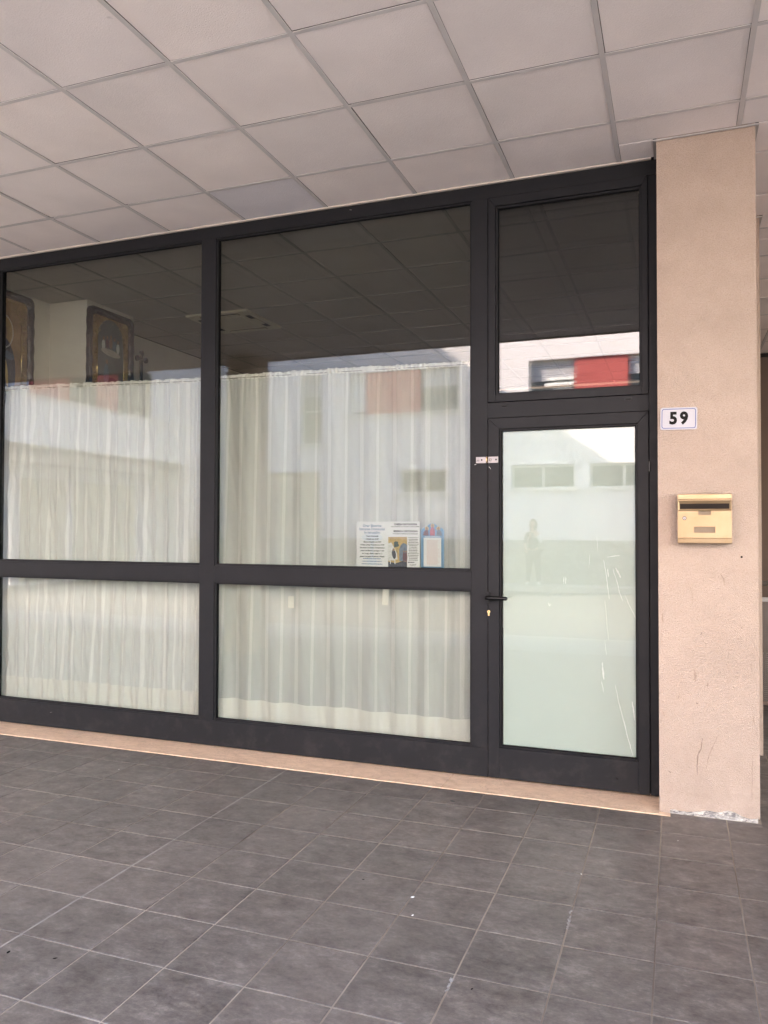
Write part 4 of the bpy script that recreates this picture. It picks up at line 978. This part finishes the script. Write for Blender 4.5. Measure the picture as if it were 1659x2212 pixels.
up = [(-10.60,-9.93,3.90,5.90), (-9.07,-5.83,4.68,5.88), (-3.94,-0.72,4.68,5.88), (1.4,4.6,4.68,5.88)]
up2 = [(a, b, c+3.1, d+3.1) for a, b, c, d in up]
bm = bmesh.new(); wall_holes(bm, -14.4, 12, 1.17, 10.6, low+up+up2, OY, 0.22)
box(bm, -14.4, 12, OY-10, OY-0.45, 0, 10.58)
for f in bm.faces: pass
me = bpy.data.meshes.new('wall'); bm.to_mesh(me); bm.free(); me.materials.append(M_OPPWALL); obj('wall', me, parent=ob)
bx('socle', M_STONE, ob, -14.4, 12, OY-0.3, OY+0.03, 0, 1.169)
bx('parapet', M_SILL, ob, -14.4, 12.1, OY-10.1, OY+0.08, 10.602, 10.75)
for a, b, c, d in low:
    big = a < -12
    w = obj('window', (lambda q: (band(q, [(a+0.002,c+0.002),(b-0.002,c+0.002),(b-0.002,d-0.002),(a+0.002,d-0.002)], [(a+0.06,c+0.06),(b-0.06,c+0.06),(b-0.06,d-0.06),(a+0.06,d-0.06)], OY-0.20, OY-0.14), q)[1])(bmesh.new()), M_BEIGE if big else M_SILL, ob)
    bx('pane', M_BEIGE if big else M_DARKGLASS, w, a+0.06, b-0.06, OY-0.19, OY-0.17, c+0.06, d-0.06)
    if not big:
        bx('stile', M_SILL, w, (a+b)/2-0.035, (a+b)/2+0.035, OY-0.165, OY-0.13, c+0.06, d-0.06)
        bx('sill', M_SILL, ob, a-0.09, b+0.09, OY-0.15, OY+0.07, c-0.06, c-0.002)
    else:
        for k in range(7): bx('slat', M_BEIGE, w, a+0.06, b-0.06, OY-0.165, OY-0.15, c+0.08+k*0.26, c+0.31+k*0.26, 0.006)
def slats(par, x0, x1, z0, z1, m, y):
    n = int((z1-z0)/0.055); bm = bmesh.new()
    for k in range(n): prism(bm, [(y, z1-k*0.055-0.050), (y+0.018, z1-k*0.055-0.046), (y+0.010, z1-k*0.055-0.001), (y, z1-k*0.055-0.001)], x0, x1, 'X')
    o = obj('shutter', bm, m, par); return o
for lst in (up, up2):
    for n_, (a, b, c, d) in enumerate(lst):
        w = obj('window', (lambda q: (band(q, [(a+0.002,c+0.002),(b-0.002,c+0.002),(b-0.002,d-0.002),(a+0.002,d-0.002)], [(a+0.05,c+0.05),(b-0.05,c+0.05),(b-0.05,d-0.05),(a+0.05,d-0.05)], OY-0.20, OY-0.14), q)[1])(bmesh.new()), M_SILL, ob)
        bx('pane', M_DARKGLASS, w, a+0.05, b-0.05, OY-0.21, OY-0.19, c+0.05, d-0.05)
        bx('sill', M_SILL, ob, a-0.12, b+0.12, OY-0.15, OY+0.08, c-0.07, c-0.002)
        if n_ == 0:
            slats(w, a+0.05, b-0.05, c+1.35, d-0.05, M_SHUT, OY-0.15); bx('cross_rail', M_SILL, w, a+0.05, b-0.05, OY-0.17, OY-0.13, c+0.95, c+1.0)
        else:
            r0, r1 = a+(b-a)*0.365, a+(b-a)*0.775
            if n_ == 1: r0, r1 = -8.58, -6.95
            bx('red_panel', M_RED, w, r0, r1, OY-0.13, OY-0.05, c+0.01, d-0.01)
            if n_ == 1: slats(w, a+0.05, r0-0.02, c+0.06, d-0.05, M_LACE, OY-0.15)
            else:
                slats(w, a+0.05, r0-0.02, c+0.62, d-0.05, M_SHUT, OY-0.15)
                bx('blind_box', M_LACE, w, a+0.40, r0-0.02, OY-0.13, OY-0.08, c+0.52, c+0.60); bx('blind_box', M_LACE, w, a+0.45, r0-0.02, OY-0.13, OY-0.08, c+0.66, c+0.72)
                bm = bmesh.new()
                for k in range(16):
                    x = a+0.62+k*0.03; box(bm, x, x+0.018, OY-0.165-(k%3)*0.006, OY-0.15-(k%3)*0.006, c+0.06, c+0.5)
                obj('lace_curtain', bm, M_LACE, w)
            slats(w, r1+0.02, b-0.05, c+0.70, d-0.05, M_SHUT, OY-0.15)
bx('drain_pipe', M_SILL, ob, -2.60, -2.585, OY-0.001, OY+0.012, 1.17, 2.42)
# the wing that runs towards the porch at the left
WX = -14.4
wg = thing('building_wing', (WX, -13, 0), 'white side wing with a deep parapet band and red panels, mirrored in the left window', 'building')
bx('parapet_band', M_OPPWALL, wg, -3.0, 0.0, -2.98, 4.2, 3.42, 4.55); bx('coping', M_SILL, wg, -0.2, 0.05, -2.97, 4.25, 4.552, 4.60)
bx('beam', M_OPPWALL, wg, -3.0, -0.85, -2.98, 4.15, 3.10, 3.418); bx('back_wall', M_OPPWALL, wg, -3.4, -1.6, -2.98, 2.4, 0.0, 3.098)
bx('upper_wall', M_OPPWALL, wg, -8.0, -0.9, -2.98, 4.1, 4.553, 12.85)
for y0, y1, m, nm in ((2.6, 3.9, M_SHUT, 'shutter'), (1.2, 2.6, M_RED, 'red_panel'), (0.2, 1.2, M_DARKGLASS, 'window'), (-0.7, 0.2, M_RED, 'red_panel'), (-2.2, -0.7, M_DARKGLASS, 'window')):
    bx(nm, m, wg, -0.897, -0.84, y0+0.01, y1-0.01, 4.70, 6.15)
for y0, y1 in ((-2.4, 0.2), (0.5, 2.1)): bx('garage_door', M_BEIGE, wg, -1.598, -1.55, y0, y1, 0.1, 2.75)
bx('end_wall', M_OPPWALL, wg, -4.2, -0.003, -3.3, -2.984, 0.0, 12.85)
bx('pier', M_OPPWALL, wg, -1.3, -0.9, 3.1, 3.5, 0.0, 3.098)
fb = thing('building', (-46, -14, 0), 'pale sunlit building far down the side street, mirrored at the left edge', 'building')
bx('wall', M_FARB, fb, -4, 4, -14, 14, 0, 9); bx('roof', M_KERB, fb, -4.2, 4.2, -14.2, 14.2, 9.002, 9.3)
for k in range(6):
    for s_ in range(3):
        w = bx('window', M_SILL, fb, 4.001, 4.04, -12+k*4, -10.4+k*4, 1.2+s_*2.8, 2.6+s_*2.8); bx('pane', M_DARKGLASS, w, 4.041, 4.06, -11.9+k*4, -10.5+k*4, 1.3+s_*2.8, 2.5+s_*2.8)
fence = thing('fence', (-18.0, -9.6, 0), 'white metal bar fence in the side street, mirrored at the left edge', 'fence')
bx('top_rail', M_WHITE, fence, -0.02, 0.02, -3.0, 3.0, 0.98, 1.03); bx('bottom_rail', M_WHITE, fence, -0.02, 0.02, -3.0, 3.0, 0.12, 0.16)
for k in range(30): bx('bar', M_WHITE, fence, -0.012, 0.012, -2.95+k*0.2, -2.91+k*0.2, 0.0, 0.979)

# ================================================================== PERSON across the road
def skin_mesh(name, verts, edges, radii, mat, parent, root=0, sub=2):
    me = bpy.data.meshes.new(name); me.from_pydata([Vector(v) for v in verts], edges, []); me.materials.append(mat)
    o = bpy.data.objects.new(name, me); COL.objects.link(o); o.parent = parent
    sk = o.modifiers.new('Skin', 'SKIN'); sk.use_smooth_shade = True
    if not me.skin_vertices: 
        pass
    for i, r_ in enumerate(radii): me.skin_vertices[0].data[i].radius = (r_, r_) if not isinstance(r_, tuple) else r_
    me.skin_vertices[0].data[root].use_root = True
    s2 = o.modifiers.new('Subdivision', 'SUBSURF'); s2.levels = sub; s2.render_levels = sub
    return o
M_SKIN = plain('skin', (0.50,0.30,0.21), 0.5, 0.05); M_BLACKC = plain('black_cloth', (0.010,0.010,0.012), 0.85, 0.2, 20); M_WHITEC = plain('white_cloth', (0.72,0.72,0.73), 0.8, 0.05); M_HAIR = plain('fair_brown_hair', (0.20,0.12,0.06), 0.55, 0.3, 40)
pn = thing('person', (-3.72, -15.42, 0.037), 'person in black with fair hair and white shoes across the road, hand raised to face', 'person')
bv = [(0,0,0.86),(0,0.0,1.02),(0,0.01,1.18),(0,0,1.30),(0,0,1.37),(0,0.01,1.46),
      (0.09,0,0.80),(0.12,0.02,0.45),(0.14,0,0.08),(0.15,0.10,0.045),(-0.09,0,0.80),(-0.11,0.0,0.45),(-0.14,-0.02,0.08),(-0.16,0.08,0.045),
      (0.155,0,1.285),(0.21,0.10,1.07),(0.13,0.24,1.26),(0.10,0.24,1.33),(-0.155,0,1.285),(-0.22,-0.02,1.04),(-0.16,0.14,0.90),(-0.13,0.20,0.88)]
be = [(0,1),(1,2),(2,3),(3,4),(4,5),(0,6),(6,7),(7,8),(8,9),(0,10),(10,11),(11,12),(12,13),(3,14),(14,15),(15,16),(16,17),(3,18),(18,19),(19,20),(20,21)]
br = [0.125,0.105,0.12,0.085,0.048,0.05,0.085,0.055,0.036,0.032,0.085,0.055,0.036,0.032,0.048,0.038,0.026,0.030,0.048,0.038,0.026,0.030]
body = skin_mesh('body', bv, be, br, M_SKIN, pn)
def sub_skin(name, idx, grow, mat, extra=None):
    mp = {k: i for i, k in enumerate(idx)}; v = [list(bv[k]) for k in idx]; e = [(mp[a], mp[b]) for a, b in be if a in mp and b in mp]
    return skin_mesh(name, v, e, [br[k]*grow for k in idx], mat, pn)
sub_skin('top', [0,1,2,3,18,19], 1.16, M_BLACKC); sub_skin('trousers', [0,6,7,8,10,11,12], 1.42, M_BLACKC)
skin_mesh('sleeve', [bv[14], bv[15], bv[16]], [(0,1),(1,2)], [0.062, 0.054, 0.044], M_WHITEC, pn)
for hx, hy, hz, dz in ((0.10, 0.24, 1.33, 1), (-0.13, 0.20, 0.88, -1)):      # five fingers each
    for k, (dx, ln) in enumerate(((-0.026,0.050),(-0.009,0.064),(0.009,0.068),(0.025,0.058))):
        skin_mesh('finger', [(hx+dx*0.6, hy, hz), (hx+dx, hy+0.010, hz+dz*ln*0.7), (hx+dx, hy-0.004, hz+dz*ln*1.25)], [(0,1),(1,2)], [0.010,0.009,0.007], M_SKIN, pn, sub=1)
    skin_mesh('thumb', [(hx-0.02, hy, hz-0.01*dz), (hx-0.048, hy+0.014, hz+dz*0.018), (hx-0.050, hy+0.004, hz+dz*0.045)], [(0,1),(1,2)], [0.011,0.010,0.008], M_SKIN, pn, sub=1)
bm = bmesh.new(); bmesh.ops.create_uvsphere(bm, u_segments=24, v_segments=18, radius=1.0)
for v in bm.verts:
    x, y, z = v.co; y2 = y
    if y > 0.2: y2 = y*0.94+0.16*math.exp(-((x/0.14)**2+((z+0.08)/0.2)**2))-0.07*math.exp(-(((abs(x)-0.36)/0.16)**2+((z-0.08)/0.12)**2))+0.05*math.exp(-((x/0.26)**2+((z+0.48)/0.10)**2))
    jaw = 1-0.30*max(0, -z-0.2)
    v.co = Vector((x*0.072*jaw, y2*0.092, z*0.112+1.545))
for s_ in (-1, 1): bmesh.ops.create_uvsphere(bm, u_segments=8, v_segments=6, radius=1.0, matrix=Matrix.Translation((s_*0.072, 0, 1.54)) @ Matrix.Diagonal((0.008, 0.018, 0.028, 1)))
obj('head', bm, M_SKIN, pn, smooth=True)
bm = bmesh.new()
for s_ in (-1, 1): bmesh.ops.create_uvsphere(bm, u_segments=10, v_segments=8, radius=0.011, matrix=Matrix.Translation((s_*0.027, 0.077, 1.553)))
obj('eyes', bm, M_PIC2, pn, smooth=True)
bx('mouth', M_PIC4, pn, -0.022, 0.022, 0.080, 0.086, 1.486, 1.494, 0.002)
bm = bmesh.new(); bmesh.ops.create_uvsphere(bm, u_segments=28, v_segments=20, radius=1.0)
for v in bm.verts:
    x, y, z = v.co; front = y > 0.25
    zz = z*0.125 if z > 0 else z*(0.125 if front else 0.30)
    v.co = Vector((x*0.098*(1+0.10*noise.noise(v.co*6)), y*0.105-0.022, zz+1.555)) 
    if front and z < 0.45: v.co.y = min(v.co.y, 0.045)
obj('hair', bm, M_HAIR, pn, smooth=True)
for x, y in ((0.145, 0.06), (-0.15, 0.04)):
    bm = bmesh.new(); bmesh.ops.create_uvsphere(bm, u_segments=16, v_segments=10, radius=1.0, matrix=Matrix.Translation((x, y, 0.045)) @ Matrix.Diagonal((0.048, 0.135, 0.045, 1)))
    for v in bm.verts: v.co.z = max(v.co.z, 0.002)
    obj('shoe', bm, M_WHITEC, pn, smooth=True)
bx('phone', M_BLACK, pn, 0.045, 0.12, 0.215, 0.224, 1.36, 1.50, 0.003)

# ================================================================== LITTER on the floor
def Fz(u, v, z=0.0):
    d = RC @ Vector(((u-829.5)/FPX, 1, -(v-1106)/FPX)); t = (z-CAMP.z)/d.z; return CAMP + d*t
def Z4(x, y): return (829.5+x*.5, 1641.7+y*.5)
def Z3(x, y): return (x*.5, 1512+y*.5)
def crumb(p, s, m, label, seed, flat=0.5, cat='litter', group=None, name='paper_scrap'):
    bm = bmesh.new(); bmesh.ops.create_icosphere(bm, subdivisions=2, radius=1.0)
    for v in bm.verts:
        k = 1+0.45*noise.noise(v.co*1.6+Vector((seed, seed*2, 0))); v.co = Vector((v.co.x*s*1.5*k, v.co.y*s*0.8*k, (v.co.z*k+1)*s*flat*0.5))
    q = Fz(*p); o = obj(name, bm, m, None, (q.x, q.y, 0.0006)); o.rotation_euler.z = seed; tag(o, label, cat, group); return o
crumb(Z4(123, 594), 0.0052, M_PAPER, 'larger of two white scraps on the dark tiles below the window', 0.4)
crumb(Z4(124, 672), 0.0042, M_PAPER, 'smaller white scrap on the dark tiles, nearer the camera than the larger one', 1.3)
crumb(Z4(852, 494), 0.0032, M_PAPER, 'tiny white crumb on a grout joint before the door', 2.1)
crumb(Z4(1270, 350), 0.0024, M_PAPER, 'tiny white crumb on the tile before the stucco column', 0.9)
crumb(Z3(514, 301), 0.0030, M_PAPER, 'tiny white crumb near the threshold under the left window', 0.2)
crumb(Z4(295, 178), 0.0095, M_PIC2, 'small dark dry leaf lying near the threshold', 2.9, 0.1, 'leaf', None, 'dry_leaf')
crumb(Z3(238, 1117), 0.0052, M_GASKET, 'dark gum spot on a tile at the left', 0.7, 0.06, 'gum spot', None, 'gum_spot')
crumb(Z3(36, 1090), 0.0062, M_GASKET, 'dark gum spot at the left picture edge', 1.9, 0.05, 'gum spot', None, 'gum_spot')
crumb(Z4(380, 990), 0.0036, M_GASKET, 'dark gum spot on the tiles at the bottom of the picture', 1.1, 0.06, 'gum spot', None, 'gum_spot')
crumb(Z3(1570, 776), 0.0042, M_GASKET, 'dark gum spot on the tiles in the middle of the porch', 0.1, 0.06, 'gum spot', None, 'gum_spot')
# white splashes of filler along two joints before the door
def splash(pts, label, seed):
    bm = bmesh.new(); rnd = random.Random(seed); P = [Fz(*Z4(*p)) for p in pts]; o0 = P[0]
    for i in range(len(P)-1):
        for k in range(9):
            f = rnd.random(); q = P[i].lerp(P[i+1], f)-o0
            m4 = Matrix.Translation((q.x+rnd.gauss(0, 0.0018), q.y, 0)) @ Matrix.Rotation(rnd.gauss(0, 0.3), 4, 'Z') @ Matrix.Diagonal((rnd.uniform(0.002, 0.005), rnd.uniform(0.004, 0.012), 0.0010, 1))
            bmesh.ops.create_icosphere(bm, subdivisions=1, radius=1.0, matrix=m4)
    o = obj('filler_smear', bm, plain('dirty_filler', (0.22,0.21,0.195), 0.9, 0.3, 40), None, (o0.x, o0.y, 0.0)); tag(o, label, 'smear')
splash([(808, 650), (800, 690), (788, 732)], 'white filler smeared along a tile joint before the door', 3)
splash([(292, 940), (282, 968), (268, 1000)], 'white filler smeared along a tile joint at the bottom of the picture', 4)
